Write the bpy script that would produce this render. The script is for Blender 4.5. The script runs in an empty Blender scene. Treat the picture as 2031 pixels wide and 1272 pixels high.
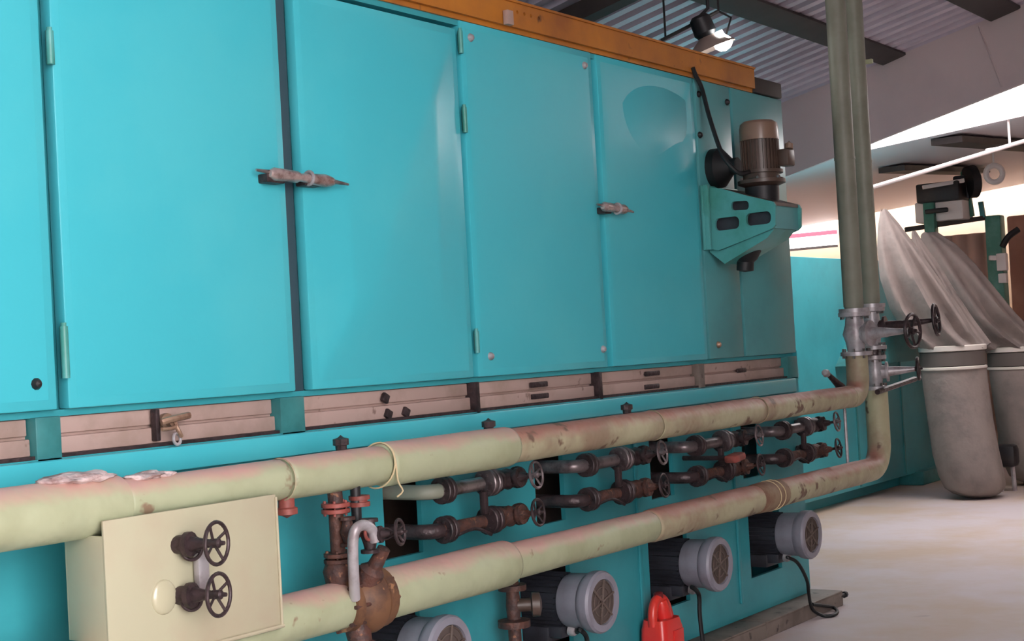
import bpy, bmesh, math, random
from mathutils import Vector, Matrix, noise
random.seed(7)
S = bpy.context.scene
COL = S.collection
V = Vector

# ------------------------------------------------------------------ camera
F = 2900.0; CX, CY = 1015.5, 636.0
EYE = V((0.0, -4.065, 1.78))
ax = V((3090 - CX, 583 - CY, F)).normalized()            # world +x in (right, down, forward)
k_ = 0.055
t_ = -(k_ * (3090 - CX) + (583 - CY)) / F
dn = V((k_, 1.0, t_)).normalized()                        # world -z
up_c = -dn
ay = up_c.cross(ax).normalized()                          # world +y
right = V((ax.x, ay.x, up_c.x)); down = V((ax.y, ay.y, up_c.y)); fwd = V((ax.z, ay.z, up_c.z))
cam = bpy.data.cameras.new('camera'); co = bpy.data.objects.new('camera', cam); COL.objects.link(co)
cam.sensor_width = 36.0; cam.lens = F / 2031.0 * 36.0; cam.clip_end = 300
m = Matrix.Identity(4)
for i in range(3):
    m[i][0] = right[i]; m[i][1] = -down[i]; m[i][2] = -fwd[i]; m[i][3] = EYE[i]
co.matrix_world = m
S.camera = co

def ray(u, v): return right * ((u - CX) / F) + down * ((v - CY) / F) + fwd
def on(u, v, axis, val):
    d = ray(u, v); t = (val - EYE[axis]) / d[axis]
    return EYE + d * t
def at(u, v, depth): return EYE + ray(u, v) * depth
def Y(u, v, y): return on(u, v, 1, y)

# ------------------------------------------------------------------ light
w = bpy.data.worlds.new('overcast_sky'); S.world = w; w.use_nodes = True
bg = w.node_tree.nodes['Background']
bg.inputs[0].default_value = (1.0, 0.95, 0.95, 1); bg.inputs[1].default_value = 1.0
S.view_settings.view_transform = 'Standard'; S.view_settings.look = 'None'
S.view_settings.gamma = 1.0; S.view_settings.exposure = 3.4
S.view_settings.use_curve_mapping = False

# ------------------------------------------------------------------ materials
def lin(c): return tuple(((x/255)/12.92 if x/255 <= 0.04045 else ((x/255+0.055)/1.055)**2.4) for x in c)
MATS = {}
def mat(name, rgb, rough=0.5, metal=0.0, alt=None, altscale=3.0, altlo=0.45, althi=0.65, bump=0.0, bscale=8.0,
        dust=None, dustlo=0.35, dusthi=0.8, spec=0.5, speck=None, speckscale=14, specklo=0.62, emit=None, estr=0, coat=0.0):
    if name in MATS: return MATS[name]
    M = bpy.data.materials.new(name); M.use_nodes = True
    nt = M.node_tree; N = nt.nodes; L = nt.links; b = N['Principled BSDF']
    b.inputs['Roughness'].default_value = rough; b.inputs['Metallic'].default_value = metal
    b.inputs['Specular IOR Level'].default_value = spec; b.inputs['Coat Weight'].default_value = coat
    tc = N.new('ShaderNodeTexCoord'); out = None
    base = N.new('ShaderNodeRGB'); base.outputs[0].default_value = (*lin(rgb), 1); out = base.outputs[0]
    def mix(fac, c_from, rgb2):
        mx = N.new('ShaderNodeMix'); mx.data_type = 'RGBA'
        L.new(fac, mx.inputs[0]); L.new(c_from, mx.inputs[6]); mx.inputs[7].default_value = (*lin(rgb2), 1)
        return mx.outputs[2]
    def noise_fac(scale, lo, hi, detail=5, rgh=0.6):
        n = N.new('ShaderNodeTexNoise'); n.inputs['Scale'].default_value = scale; n.inputs['Detail'].default_value = detail
        n.inputs['Roughness'].default_value = rgh
        L.new(tc.outputs['Object'], n.inputs['Vector'])
        mr = N.new('ShaderNodeMapRange'); mr.inputs[1].default_value = lo; mr.inputs[2].default_value = hi
        mr.clamp = True; L.new(n.outputs['Fac'], mr.inputs[0]); return mr.outputs[0]
    if alt: out = mix(noise_fac(altscale, altlo, althi), out, alt)
    if dust:
        g = N.new('ShaderNodeNewGeometry'); sx = N.new('ShaderNodeSeparateXYZ'); L.new(g.outputs['Normal'], sx.inputs[0])
        n = noise_fac(6.0, 0.2, 0.8)
        ad = N.new('ShaderNodeMath'); ad.operation = 'MULTIPLY_ADD'; L.new(n, ad.inputs[0]); ad.inputs[1].default_value = 0.7
        L.new(sx.outputs[2], ad.inputs[2])
        mr = N.new('ShaderNodeMapRange'); mr.inputs[1].default_value = dustlo + 0.35; mr.inputs[2].default_value = dusthi + 0.35; mr.clamp = True
        L.new(ad.outputs[0], mr.inputs[0]); out = mix(mr.outputs[0], out, dust)
    if speck: out = mix(noise_fac(speckscale, specklo, specklo + 0.06, 3), out, speck)
    L.new(out, b.inputs['Base Color'])
    if bump:
        n = N.new('ShaderNodeTexNoise'); n.inputs['Scale'].default_value = bscale; n.inputs['Detail'].default_value = 2
        L.new(tc.outputs['Object'], n.inputs['Vector'])
        bp = N.new('ShaderNodeBump'); bp.inputs['Strength'].default_value = bump; bp.inputs['Distance'].default_value = 0.05
        L.new(n.outputs['Fac'], bp.inputs['Height']); L.new(bp.outputs[0], b.inputs['Normal'])
    if emit:
        b.inputs['Emission Color'].default_value = (*lin(emit), 1); b.inputs['Emission Strength'].default_value = estr
    MATS[name] = M; return M

TEAL = mat('teal_door_paint', (70, 186, 200), 0.3, alt=(78, 190, 202), altscale=1.3, bump=0.10, bscale=1.6, speck=(40, 105, 110), speckscale=5, specklo=0.76)
TEAL_SHADED = mat('shaded_teal_paint', (58, 158, 168), 0.42, alt=(52, 146, 156), altscale=2.0, bump=0.05, bscale=3, speck=(32, 70, 72), speckscale=6, specklo=0.73)  # darker copy of the door teal; shade on the body put into the colour
TEALF = mat('teal_frame_paint', (60, 132, 134), 0.45, alt=(45, 110, 112), altscale=4)
TEALG = mat('worn_teal_panel_paint', (84, 158, 162), 0.32, alt=(76, 144, 148), altscale=1.8, bump=0.12, bscale=1.2)
TEALBR = mat('bracket_teal_paint', (82, 160, 158), 0.4, alt=(66, 142, 130), altscale=4)
DARK = mat('dark_steel', (34, 34, 38), 0.5, 0.2, alt=(50, 44, 44), altscale=6)
BLACK = mat('black_rubber', (20, 24, 27), 0.55)
PINKP = mat('dusty_pink_panel', (176, 150, 142), 0.6, alt=(160, 136, 126), altscale=5, speck=(130, 105, 98), speckscale=12, specklo=0.66)
SAGE = mat('sage_lagging_paint', (172, 178, 146), 0.5, alt=(160, 164, 132), altscale=3, dust=(198, 156, 146), dustlo=0.35, dusthi=0.95, bump=0.25, bscale=9, speck=(140, 118, 96), speckscale=9, specklo=0.67)
SAGE2 = mat('worn_lagging_paint', (182, 178, 146), 0.55, alt=(150, 130, 108), altscale=2.2, dust=(166, 118, 104), dustlo=0.15, dusthi=0.8, bump=0.3, bscale=9, speck=(112, 86, 70), speckscale=7, specklo=0.63)
SAGER = mat('grey_green_pipe_paint', (140, 142, 128), 0.5, alt=(126, 126, 112), altscale=3, bump=0.1, bscale=8)
CREAM = mat('cream_box_paint', (180, 177, 150), 0.42, alt=(177, 166, 142), altscale=2.2, speck=(150, 140, 112), speckscale=7, specklo=0.72, bump=0.06, bscale=4)
RUST = mat('rusty_iron', (96, 62, 52), 0.6, 0.1, alt=(68, 50, 48), altscale=18, altlo=0.4, althi=0.6, speck=(140, 96, 70), speckscale=30, bump=0.2, bscale=40)
RUSTD = mat('dark_iron', (70, 56, 58), 0.45, 0.35, alt=(48, 40, 42), altscale=20, bump=0.15, bscale=40)
REDFL = mat('red_oxide_flange', (150, 76, 68), 0.55, alt=(110, 60, 54), altscale=16)
STEEL = mat('worn_bright_steel', (176, 168, 168), 0.3, 0.85, alt=(120, 106, 102), altscale=14)
SILVER = mat('aluminium_paint', (186, 182, 186), 0.4, 0.3, alt=(150, 140, 142), altscale=10)
COWL = mat('grey_motor_cowl', (142, 140, 152), 0.42, alt=(126, 122, 132), altscale=6)
GRILL = mat('dusty_grille', (104, 90, 84), 0.7, alt=(86, 72, 66), altscale=20)
MOTB = mat('dark_motor_paint', (52, 54, 62), 0.45, alt=(42, 42, 48), altscale=8)
ORANGE = mat('orange_beam_paint', (186, 118, 40), 0.5, alt=(146, 88, 40), altscale=2.2, altlo=0.4, althi=0.7, speck=(96, 58, 34), speckscale=6, specklo=0.66)
BROWN = mat('brown_motor_paint', (128, 104, 88), 0.38, alt=(108, 84, 70), altscale=4, coat=0.2)
BROWND = mat('dark_brown_motor_paint', (84, 68, 60), 0.4, alt=(66, 54, 48), altscale=6)
REDP = mat('red_plastic', (226, 52, 48), 0.32, alt=(232, 70, 54), altscale=6, coat=0.2)
BRASS = mat('tarnished_brass', (178, 146, 124), 0.4, 0.5, alt=(140, 104, 88), altscale=16)
ROOF = mat('galvanised_roof', (216, 202, 216), 0.34, 0.2, alt=(200, 186, 200), altscale=1.5)
FASC = mat('mauve_fascia_sheet', (216, 198, 198), 0.6, alt=(206, 190, 192), altscale=1.0)
GIRD = mat('dark_girder_paint', (58, 51, 50), 0.6, alt=(48, 42, 42), altscale=3)
FLOOR = mat('dusty_concrete', (192, 180, 182), 0.55, alt=(184, 162, 144), altscale=0.75, altlo=0.42, althi=0.62, speck=(132, 118, 114), speckscale=1.2, specklo=0.7, bump=0.06, bscale=12)
CREAMW = mat('cream_wall_paint', (208, 182, 154), 0.7, alt=(198, 168, 148), altscale=0.6)
CLOTH = mat('grey_filter_cloth', (140, 128, 123), 0.85, alt=(126, 116, 112), altscale=4, bump=0.15, bscale=14)
CLOTHD = mat('dark_clamp_band', (92, 84, 80), 0.6)
CLOTHL = mat('pale_cloth_hem', (206, 198, 190), 0.8)
PLANK = mat('dusty_steel_channel', (128, 116, 108), 0.6, alt=(104, 92, 84), altscale=4, speck=(80, 70, 66), speckscale=12)
GREENF = mat('green_frame_paint', (62, 122, 106), 0.5, alt=(84, 140, 128), altscale=5)
WHITE = mat('white_paint', (226, 216, 214), 0.5)
GLASS = mat('lit_glass', (235, 232, 235), 0.2, emit=(255, 252, 252), estr=0.7)
REDL = mat('red_stripe', (206, 70, 92), 0.5)
BULB = mat('lamp_bulb', (255, 255, 250), 0.3, emit=(255, 255, 250), estr=3.0)

# ------------------------------------------------------------------ mesh helpers
def basis(d):
    d = V(d).normalized(); a = V((0, 0, 1)) if abs(d.z) < 0.9 else V((1, 0, 0))
    x = d.cross(a).normalized(); return x, x.cross(d).normalized() * -1, d
class MB:
    def __init__(s): s.v = []; s.f = []
    def add(s, vs, fs):
        o = len(s.v); s.v += [V(x) for x in vs]; s.f += [tuple(i + o for i in f) for f in fs]; return s
    def box(s, c, size, bev=0.0, R=None, seg=2):
        bm = bmesh.new(); bmesh.ops.create_cube(bm, size=1.0)
        for q in bm.verts: q.co = V((q.co.x*size[0], q.co.y*size[1], q.co.z*size[2]))
        if bev: bmesh.ops.bevel(bm, geom=bm.edges[:], offset=min(bev, min(size)*0.49), segments=seg, affect='EDGES', profile=0.5)
        bm.verts.index_update(); c = V(c)
        s.add([(R @ q.co if R else q.co) + c for q in bm.verts], [[q.index for q in f.verts] for f in bm.faces]); bm.free(); return s
    def bx(s, x0, x1, y0, y1, z0, z1, bev=0.0): return s.box(((x0+x1)/2, (y0+y1)/2, (z0+z1)/2), (abs(x1-x0), abs(y1-y0), abs(z1-z0)), bev)
    def lathe(s, p, d, prof, seg=20, sx=1.0, sy=1.0):
        x, y, d = basis(d); p = V(p); vs = []; fs = []; n = len(prof)
        for (t, r) in prof:
            for i in range(seg):
                a = 2*math.pi*i/seg; vs.append(p + d*t + x*(r*sx*math.cos(a)) + y*(r*sy*math.sin(a)))
        for j in range(n-1):
            for i in range(seg):
                k = (i+1) % seg; fs.append((j*seg+i, j*seg+k, (j+1)*seg+k, (j+1)*seg+i))
        if prof[0][1] > 1e-5: fs.append(tuple(range(seg))[::-1])
        if prof[-1][1] > 1e-5: fs.append(tuple((n-1)*seg+i for i in range(seg)))
        return s.add(vs, fs)
    def cyl(s, a, b, r, r2=None, seg=16):
        a = V(a); b = V(b); return s.lathe(a, b-a, [(0, r), ((b-a).length, r if r2 is None else r2)], seg)
    def tube(s, pts, r, seg=10, closed=False, cap=True):
        pts = [V(p) for p in pts]; n = len(pts); rs = r if isinstance(r, (list, tuple)) else [r]*n
        def tan(i):
            a = pts[(i-1) % n] if closed or i > 0 else pts[i]; b = pts[(i+1) % n] if closed or i < n-1 else pts[i]
            return (b-a).normalized()
        x, y, d = basis(tan(0)); vs = []; fs = []
        for i in range(n):
            t = tan(i); x = (x - t*x.dot(t)).normalized(); y = t.cross(x)
            for k in range(seg):
                a = 2*math.pi*k/seg; vs.append(pts[i] + x*(rs[i]*math.cos(a)) + y*(rs[i]*math.sin(a)))
        m_ = n if closed else n-1
        for j in range(m_):
            for i in range(seg):
                k = (i+1) % seg; jj = (j+1) % n; fs.append((j*seg+i, j*seg+k, jj*seg+k, jj*seg+i))
        if cap and not closed: fs.append(tuple(range(seg))[::-1]); fs.append(tuple((n-1)*seg+i for i in range(seg)))
        return s.add(vs, fs)
    def ring(s, c, nrm, R, r, seg=28, ss=8):
        x, y, d = basis(nrm); c = V(c)
        return s.tube([c + x*(R*math.cos(2*math.pi*i/seg)) + y*(R*math.sin(2*math.pi*i/seg)) for i in range(seg)], r, ss, True)
    def prism(s, poly, ext):
        n = len(poly); e = V(ext); a = [V(p) for p in poly]
        return s.add(a + [p + e for p in a], [tuple(range(n)), tuple(range(2*n-1, n-1, -1))] + [((i+1) % n, i, n+i, n+(i+1) % n) for i in range(n)])
    def build(s, name, material, parent=None, angle=35, kind=None, label=None):
        org = V(parent['_o']) if parent is not None and '_o' in parent else V((0, 0, 0))
        me = bpy.data.meshes.new(name); me.from_pydata([p - org for p in s.v], [], s.f)
        bm = bmesh.new(); bm.from_mesh(me); bmesh.ops.recalc_face_normals(bm, faces=bm.faces[:]); bm.to_mesh(me); bm.free()
        me.materials.append(material)
        me.shade_smooth(); me.set_sharp_from_angle(angle=math.radians(angle))
        o = bpy.data.objects.new(name, me); COL.objects.link(o)
        if parent is not None: o.parent = parent; o['_o'] = tuple(org)
        if kind: o['kind'] = kind
        if label: o['label'] = label
        return o
def thing(name, label, cat, loc=(0, 0, 0), group=None):
    o = bpy.data.objects.new(name, None); COL.objects.link(o); o.location = loc; o['_o'] = tuple(loc)
    o.empty_display_size = 0.1
    o['label'] = label; o['category'] = cat
    if group: o['group'] = group
    return o
def tag(o, label, cat, group=None):
    o['label'] = label; o['category'] = cat
    if group: o['group'] = group
    return o
def struct(name, mb, material, angle=35, label=None):
    o = mb.build(name, material, None, angle); o['kind'] = 'structure'
    if label: o['label'] = label
    return o
def copy_tree(o, parent=None):
    c = o.copy(); COL.objects.link(c); c.parent = parent
    for ch in [q for q in bpy.data.objects if q.parent == o]: copy_tree(ch, c)
    return c
def smooth(pts, n=8):
    pts = [V(p) for p in pts]; out = []
    for i in range(len(pts)-1):
        p0 = pts[max(i-1, 0)]; p1 = pts[i]; p2 = pts[i+1]; p3 = pts[min(i+2, len(pts)-1)]
        for k in range(n):
            t = k/n; out.append(0.5*((2*p1) + (p2-p0)*t + (2*p0-5*p1+4*p2-p3)*t*t + (3*p1-p0-3*p2+p3)*t**3))
    return out + [pts[-1]]
def bend(c, r, a_dir, b_dir, n=10):
    # quarter bend that leaves along a_dir's start and ends along b_dir; c is the corner point
    c = V(c); a = V(a_dir).normalized(); b = V(b_dir).normalized(); o = c - a*r + b*r
    return [o - b*r*math.cos(t) + a*r*math.sin(t) for t in [math.pi/2*i/n for i in range(n+1)]]

def plate_with_slots(outer, slots, ext):
    bm = bmesh.new()
    def loop(pts):
        vs = [bm.verts.new(p) for p in pts]
        return [bm.edges.new((vs[i], vs[(i+1) % len(vs)])) for i in range(len(vs))]
    es = loop(outer)
    for s in slots: es += loop(s)
    r = bmesh.ops.triangle_fill(bm, use_beauty=True, use_dissolve=False, edges=es)
    fs = bm.faces[:]
    g = bmesh.ops.extrude_face_region(bm, geom=fs)
    for q in g['geom']:
        if isinstance(q, bmesh.types.BMVert): q.co += V(ext)
    bm.verts.index_update(); mb = MB(); mb.add([q.co.copy() for q in bm.verts], [[q.index for q in f.verts] for f in bm.faces]); bm.free(); return mb
# ------------------------------------------------------------------ the setting
mb = MB(); mb.bx(-14, 32, -16, 9, -0.2, 0.0); struct('floor', mb, FLOOR)
RZ, RS = 4.46, -0.227
def roofz(y): return RZ + RS*y
XF = 13.0
def corrugated(x0, x1, y0, y1, zf, pitch, h, th=0.01):
    xs = []; x = x0
    while x < x1:
        xs += [(x, 0), (x+pitch*0.45, 0), (x+pitch*0.6, h), (x+pitch*0.85, h)]; x += pitch
    vs = []; n = len(xs)
    for yy in (y0, y1):
        for (a, dz) in xs: vs.append((a, yy, zf(yy)+dz))
    for yy in (y0, y1):
        for (a, dz) in xs: vs.append((a, yy, zf(yy)+dz+th))
    fs = []
    for i in range(n-1):
        fs.append((i, i+1, n+i+1, n+i)); fs.append((2*n+i, 3*n+i, 3*n+i+1, 2*n+i+1))
        fs.append((i, 2*n+i, 2*n+i+1, i+1)); fs.append((n+i, n+i+1, 3*n+i+1, 3*n+i))
    fs += [(0, n, 3*n, 2*n), (n-1, 3*n-1, 4*n-1, 2*n-1)]
    return MB().add(vs, fs)
struct('ceiling', corrugated(-6.0, XF+0.05, -9.2, 4.9, roofz, 0.2, 0.055), ROOF, 20)
def girder(ya, yb, d, x0, x1):
    poly = [(x0, ya, roofz(ya)-0.005), (x0, yb, roofz(yb)-0.005), (x0, yb, roofz(yb)-d), (x0, yb-0.02, roofz(yb)-d-0.01), (x0, ya+0.02, roofz(ya)-d-0.01), (x0, ya, roofz(ya)-d)]
    return MB().prism(poly, (x1-x0, 0, 0))
g1a, g1b = on(1797, 104, 0, XF).y, on(1748, 128, 0, XF).y
g2b = on(1962, 44, 0, XF).y
for i, (ya, yb, d) in enumerate([(g1a, g1b, 0.025), (g2b-0.28, g2b, 0.025), (-2.4, -2.1, 0.06), (-4.7, -4.4, 0.06), (3.1, 3.4, 0.06)]):
    struct('trim_%d' % (i+1), girder(ya, yb, d, -6.0, XF-0.01), GIRD, label='dark steel girder running under the corrugated roof')
mb = MB(); y0, y1 = 4.8, -9.0
for sx in (8.45,):
    mb.prism([(sx, y0, roofz(y0)-0.02), (sx, y1, roofz(y1)-0.02), (sx, y1, roofz(y1)-0.15), (sx, y0, roofz(y0)-0.15)], (0.14, 0, 0))
struct('trim_6', mb, GIRD, label='dark rafter following the roof slope')
# gable fascia sheet hanging under the roof end
pa = on(1560, 350, 0, XF); pb = on(2031, 165, 0, XF); sl = (pb.z-pa.z)/(pb.y-pa.y)
fz = lambda y: pa.z + sl*(y-pa.y)
mb = MB(); mb.prism([(XF, 4.9, fz(4.9)), (XF, -9.2, fz(-9.2)), (XF, -9.2, roofz(-9.2)+0.03), (XF, 4.9, roofz(4.9)+0.03)], (0.04, 0, 0))
struct('wall_gable', mb, FASC, label='mauve sheet fascia under the roof end')
mb = MB(); mb.bx(-6.0, XF+0.04, 4.75, 4.9, 0, roofz(4.9)+0.1); struct('wall_back', mb, CREAMW)  # unseen; put in so daylight does not come from behind the machine
mb = MB(); mb.bx(2.7, 27.0, -5.55, -5.4, 0, 6.2); mb.bx(-6.0, -1.6, -5.55, -5.4, 0, 5.65); struct('wall_front_unseen', mb, mat('dark_wall_paint', (120, 108, 104), 0.8, alt=(104, 94, 92), altscale=0.8))  # unseen; opening placed and paint darkened to shape daylight on the doors
mb = MB(); mb.bx(XF, 27.0, 9.1, 9.25, 0, 5.2); mb.bx(XF-0.1, XF+0.04, 4.9, 9.25, 0, 5.2); struct('wall_far_side', mb, CREAMW)  # side wall added to block daylight entering the far bay
mb = MB(); mb.bx(-6.15, -6.0, -5.55, 4.9, 0, 5.7); struct('wall_left_unseen', mb, MATS['dark_wall_paint'])  # unseen; added to keep side daylight off left-facing parts

# far bay: its roof, wall and window strip
XN = 14.35
r1 = on(1735, 295, 0, XN); r2 = on(2031, 230, 0, XN); fs_ = (r2.z-r1.z)/(r2.y-r1.y)
rz2 = lambda y, x=14.35: r1.z + fs_*(y-r1.y) + 0.06*(x-14.35)
mb = MB(); mb.prism([(XN, -5.4, rz2(-5.4)), (XN, 9, rz2(9)), (XN, 9, rz2(9)+0.06), (XN, -5.4, rz2(-5.4)+0.06)], (11.3, 0, 0.06*11.3)); struct('ceiling_far', mb, mat('pale_far_roof', (232, 224, 230), 0.5))
mb = MB()
WX = 26.5
wa = on(1560, 434, 0, WX); wb = on(1662, 490, 0, WX)
mb.bx(WX, WX+0.2, -9, wb.y, 0, 5.2); mb.bx(WX, WX+0.2, wb.y, 9, 0, wb.z); mb.bx(WX, WX+0.2, wb.y, 9, wa.z, 5.2)
struct('wall_far', mb, CREAMW)
mb = MB(); mb.bx(WX+0.08, WX+0.1, wb.y, 8.9, wb.z, wa.z); o = struct('window_1', mb, GLASS, label='bright window strip in the far wall')
mb = MB(); zt = wa.z; mb.bx(WX+0.0, WX+0.08, wb.y, 8.9, zt-0.07, zt); mb.bx(WX+0.0, WX+0.08, wb.y, 8.9, wb.z, wb.z+0.05); mb.build('window_frame', GIRD, o)
zr = on(1615, 464, 0, WX).z
mb = MB(); mb.bx(WX+0.02, WX+0.07, wb.y, 8.9, zr-0.04, zr+0.04); mb.build('window_bar', REDL, o, label='red bar across the window strip')
for i, (u, v, x0) in enumerate([(1846, 272, 14.6), (1742, 332, 16.6)]):
    y = on(u, v, 0, x0).y; z = rz2(y, x0)
    mb = MB(); mb.prism([(x0, y-0.32, z-0.07), (x0, y, z-0.07), (x0, y, z-0.005), (x0, y-0.32, z-0.005)], (3.2, 0, 0.06*3.2))
    struct('trim_%d' % (7+i), mb, GIRD, label='dark beam under the far roof')

# ------------------------------------------------------------------ the drying machine
XE = 8.86; ZB, ZL, ZT = 1.664, 1.51, 3.335
MX0 = 0.9
mach = thing('drying_machine', 'long teal industrial drying machine with tall doors and recessed lower panels', 'machine', (5, 1.5, 0.0))
mb = MB(); mb.bx(MX0, XE, 0.07, 4.2, ZL-0.02, ZT-0.015)
mb.bx(MX0, XE, 0.012, 0.09, ZT-0.03, ZT-0.004)                     # top rail
mb.build('body', TEAL_SHADED, mach)
def bx_u(u): return Y(u, 775, 0.0).x
edges = dict(d0=(1.95, Y(115, 815, 0).x), d1=(Y(137, 812, 0).x, Y(588, 779, 0).x), d2=(Y(621, 773, 0).x, Y(941, 751, 0).x),
             d3=(Y(950, 748, 0).x, Y(1207, 731, 0).x), d4=(Y(1217, 728, 0).x, Y(1405, 714, 0).x), p5=(Y(1409, 712, 0).x, Y(1477, 707, 0).x), p6=(Y(1481, 706, 0).x, XE))
mid12 = (edges['d1'][1] + edges['d2'][0])/2
def sheet_door(name, x0, x1, z0, z1, material, fold=None, lip=True, th=0.055):
    # a panel door: bevelled slab, folded lip and a face with a slight cross-break
    mb = MB(); mb.bx(x0, x1, 0.0, th, z0, z1, 0.008)
    d = mb.build('door', material, mach)
    if lip:
        e = 0.035; n = 40; vs = []; fs = []
        xa, xb, za, zb = x0+e, x1-e, z0+e, z1-e
        for j in range(n+1):
            for i in range(n+1):
                s = i/n; t = j/n; x = xa+(xb-xa)*s; z = za+(zb-za)*t
                edge = min(s, 1-s, t, 1-t)
                y = -0.002 if edge > 0 else -0.0005
                if edge > 0:
                    if fold == 'diag': y -= 0.045*max(0.0, 1-abs((s-0.14)-t*0.78)*1.15)*min(1, edge*5)
                    else: y -= 0.004*math.sin(math.pi*s)*math.sin(math.pi*t)
                    if fold == 'dent': y += min(1, edge*8)*(0.013*math.exp(-(((s-0.62)/0.34)**2+((t-0.84)/0.16)**2)) - 0.013*math.exp(-(((s-0.82)/0.2)**2+((t-0.62)/0.14)**2)))
                vs.append((x, y, z))
        for j in range(n):
            for i in range(n): a = j*(n+1)+i; fs.append((a, a+1, a+n+2, a+n+1))
        MB().add(vs, fs).build('door_skin', material, d, 50)
    return d
Zd = 3.285
D0 = sheet_door('door', *edges['d0'], ZB+0.005, Zd, TEAL)
D1 = sheet_door('door', *edges['d1'], ZB+0.005, Zd, TEAL)
D2 = sheet_door('door', *edges['d2'], ZB+0.005, Zd, TEAL, 'diag')
D3 = sheet_door('door', *edges['d3'], ZB+0.005, ZT-0.004, TEAL)
D4 = sheet_door('door', *edges['d4'], ZB+0.005, ZT-0.006, TEAL, 'dent')
P5 = sheet_door('door', *edges['p5'], ZB+0.005, ZT-0.004, TEALG, lip=False)
P6 = sheet_door('door', *edges['p6'], ZB+0.005, ZT-0.004, TEALG, lip=False)
mb = MB(); mb.bx(MX0, 1.9, 0.0, 0.055, ZB+0.005, Zd, 0.008); mb.build('door', TEAL, mach)
# bolts on the plain panels
for (d, pts) in ((D3, [(932, 75), (1158, 130), (972, 707), (1195, 693)]), (P5, [(1385, 187), (1387, 268), (1441, 203), (1424, 684)]), (D0, [(71, 762)])):
    for (u, v) in pts:
        p = Y(u, v, 0.0); mb = MB(); mb.lathe((p.x, 0.002, p.z), (0, -1, 0), [(0, 0.02), (0.008, 0.02), (0.02, 0.012), (0.024, 0)], 10)
        mb.build('bolt', SILVER if d == D3 else (DARK if (u, v) != (1424, 684) else BRASS), d)
# hinges in the gaps
def hinge(d, u, v0, v1, x, r=0.014):
    a = Y(u, v0, -0.01); b = Y(u, v1, -0.01); mb = MB()
    mb.cyl((x, -0.008, a.z), (x, -0.008, b.z), r, seg=12); mb.bx(x-0.002, x+0.022, -0.004, 0.01, b.z+0.01, a.z-0.01, 0.002)
    mb.cyl((x, -0.008, a.z+0.012), (x, -0.008, a.z-0.001), r*0.7, seg=10)
    mb.build('hinge', TEALBR, d)
xh = edges['d1'][0]-0.012
for v0, v1 in ((62, 128), (648, 752)): hinge(D1, 105, v0, v1, xh)
xh = edges['d3'][0]-0.012
for v0, v1 in ((62, 106), (212, 262), (658, 702)): hinge(D3, 918, v0, v1, xh, 0.012)
# dark strip seen down the wide gap beside the latch
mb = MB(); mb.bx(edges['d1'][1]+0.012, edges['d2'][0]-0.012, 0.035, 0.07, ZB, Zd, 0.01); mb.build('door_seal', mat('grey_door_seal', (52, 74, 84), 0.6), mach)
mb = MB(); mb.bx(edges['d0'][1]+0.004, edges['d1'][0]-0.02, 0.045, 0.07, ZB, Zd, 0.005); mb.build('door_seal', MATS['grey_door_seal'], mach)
# latches
def latch(d, x0, x1, z, full=True):
    yc = -0.055; L = x1-x0; mb = MB()
    mb.tube([(x0, yc+0.01, z+0.012), (x0+L*0.2, yc, z+0.006), (x0+L*0.8, yc-0.01, z-0.008), (x1, yc-0.012, z-0.016)], [0.005, 0.011, 0.011, 0.005], 10)
    h = mb.build('latch', STEEL, d)
    mb = MB()
    mb.lathe((x0+L*0.12, yc, z+0.002), (1, 0, -0.03), [(0, 0.014), (L*0.05, 0.026), (L*0.3, 0.024), (L*0.34, 0.016), (L*0.42, 0.02), (L*0.62, 0.027), (L*0.7, 0.02), (L*0.74, 0.012)], 12)
    mb.build('latch_barrel', mat('worn_latch_steel', (196, 176, 172), 0.3, 0.55, alt=(140, 108, 102), altscale=20), h)
    for q in ((0.2, 0.62) if full else (0.3,)):
        mb = MB(); mb.box((x0+L*q, -0.025, z-0.015), (L*0.2, 0.055, 0.035), 0.006); mb.build('latch_bracket', RUSTD, h)
    mb = MB(); mb.ring((x0+L*0.56, yc, z-0.003), (1, 0, -0.03), 0.026, 0.007, 16, 8); mb.build('latch_collar', SILVER, h)
latch(D2, Y(512, 344, -0.055).x, Y(686, 356, -0.055).x, Y(600, 351, -0.055).z)
latch(D4, Y(1188, 412, -0.055).x, Y(1252, 412, -0.055).x, Y(1215, 412, -0.055).z, False)

# strip of dusty pink panels below the doors
mb = MB(); mb.bx(MX0, XE, 0.03, 0.08, ZB-0.018, ZB+0.004); mb.build('sill', TEAL_SHADED, mach)
posts = [(edges['d0'][1]-0.09, edges['d1'][0]-0.035, TEALF), (Y(556, 800, 0).x, Y(604, 800, 0).x, TEALF), (5.365, 5.40, RUSTD), (6.43, 6.465, RUSTD), (7.52, 7.585, PLANK), (8.72, XE, TEALF)]
for a, b, mm in posts:
    mb = MB(); mb.bx(a, b, 0.0, 0.1, ZL-0.01, ZB-0.016, 0.004); mb.build('post', mm, mach)
xs = [MX0] + [v for a, b, _ in posts for v in (a, b)]
bays = [(xs[i], xs[i+1]) for i in range(0, len(xs)-1, 2)]
zm = ZL + 0.072
for a, b in bays:
    for z0, z1, yy in ((ZL+0.012, zm-0.004, 0.03), (zm+0.006, ZB-0.02, 0.045)):
        mb = MB(); mb.bx(a+0.003, b-0.003, yy, 0.075, z0, z1, 0.004); mb.build('slat', PINKP, mach)
mb = MB(); mb.bx(MX0, 8.74, 0.06, 0.069, ZL+0.0, ZB-0.01); mb.build('slat_backing', PINKP, mach)
mb = MB(); mb.bx(MX0, 8.74, 0.01, 0.09, ZL-0.002, ZL+0.012); mb.build('slat_rail', RUSTD, mach)
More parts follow.
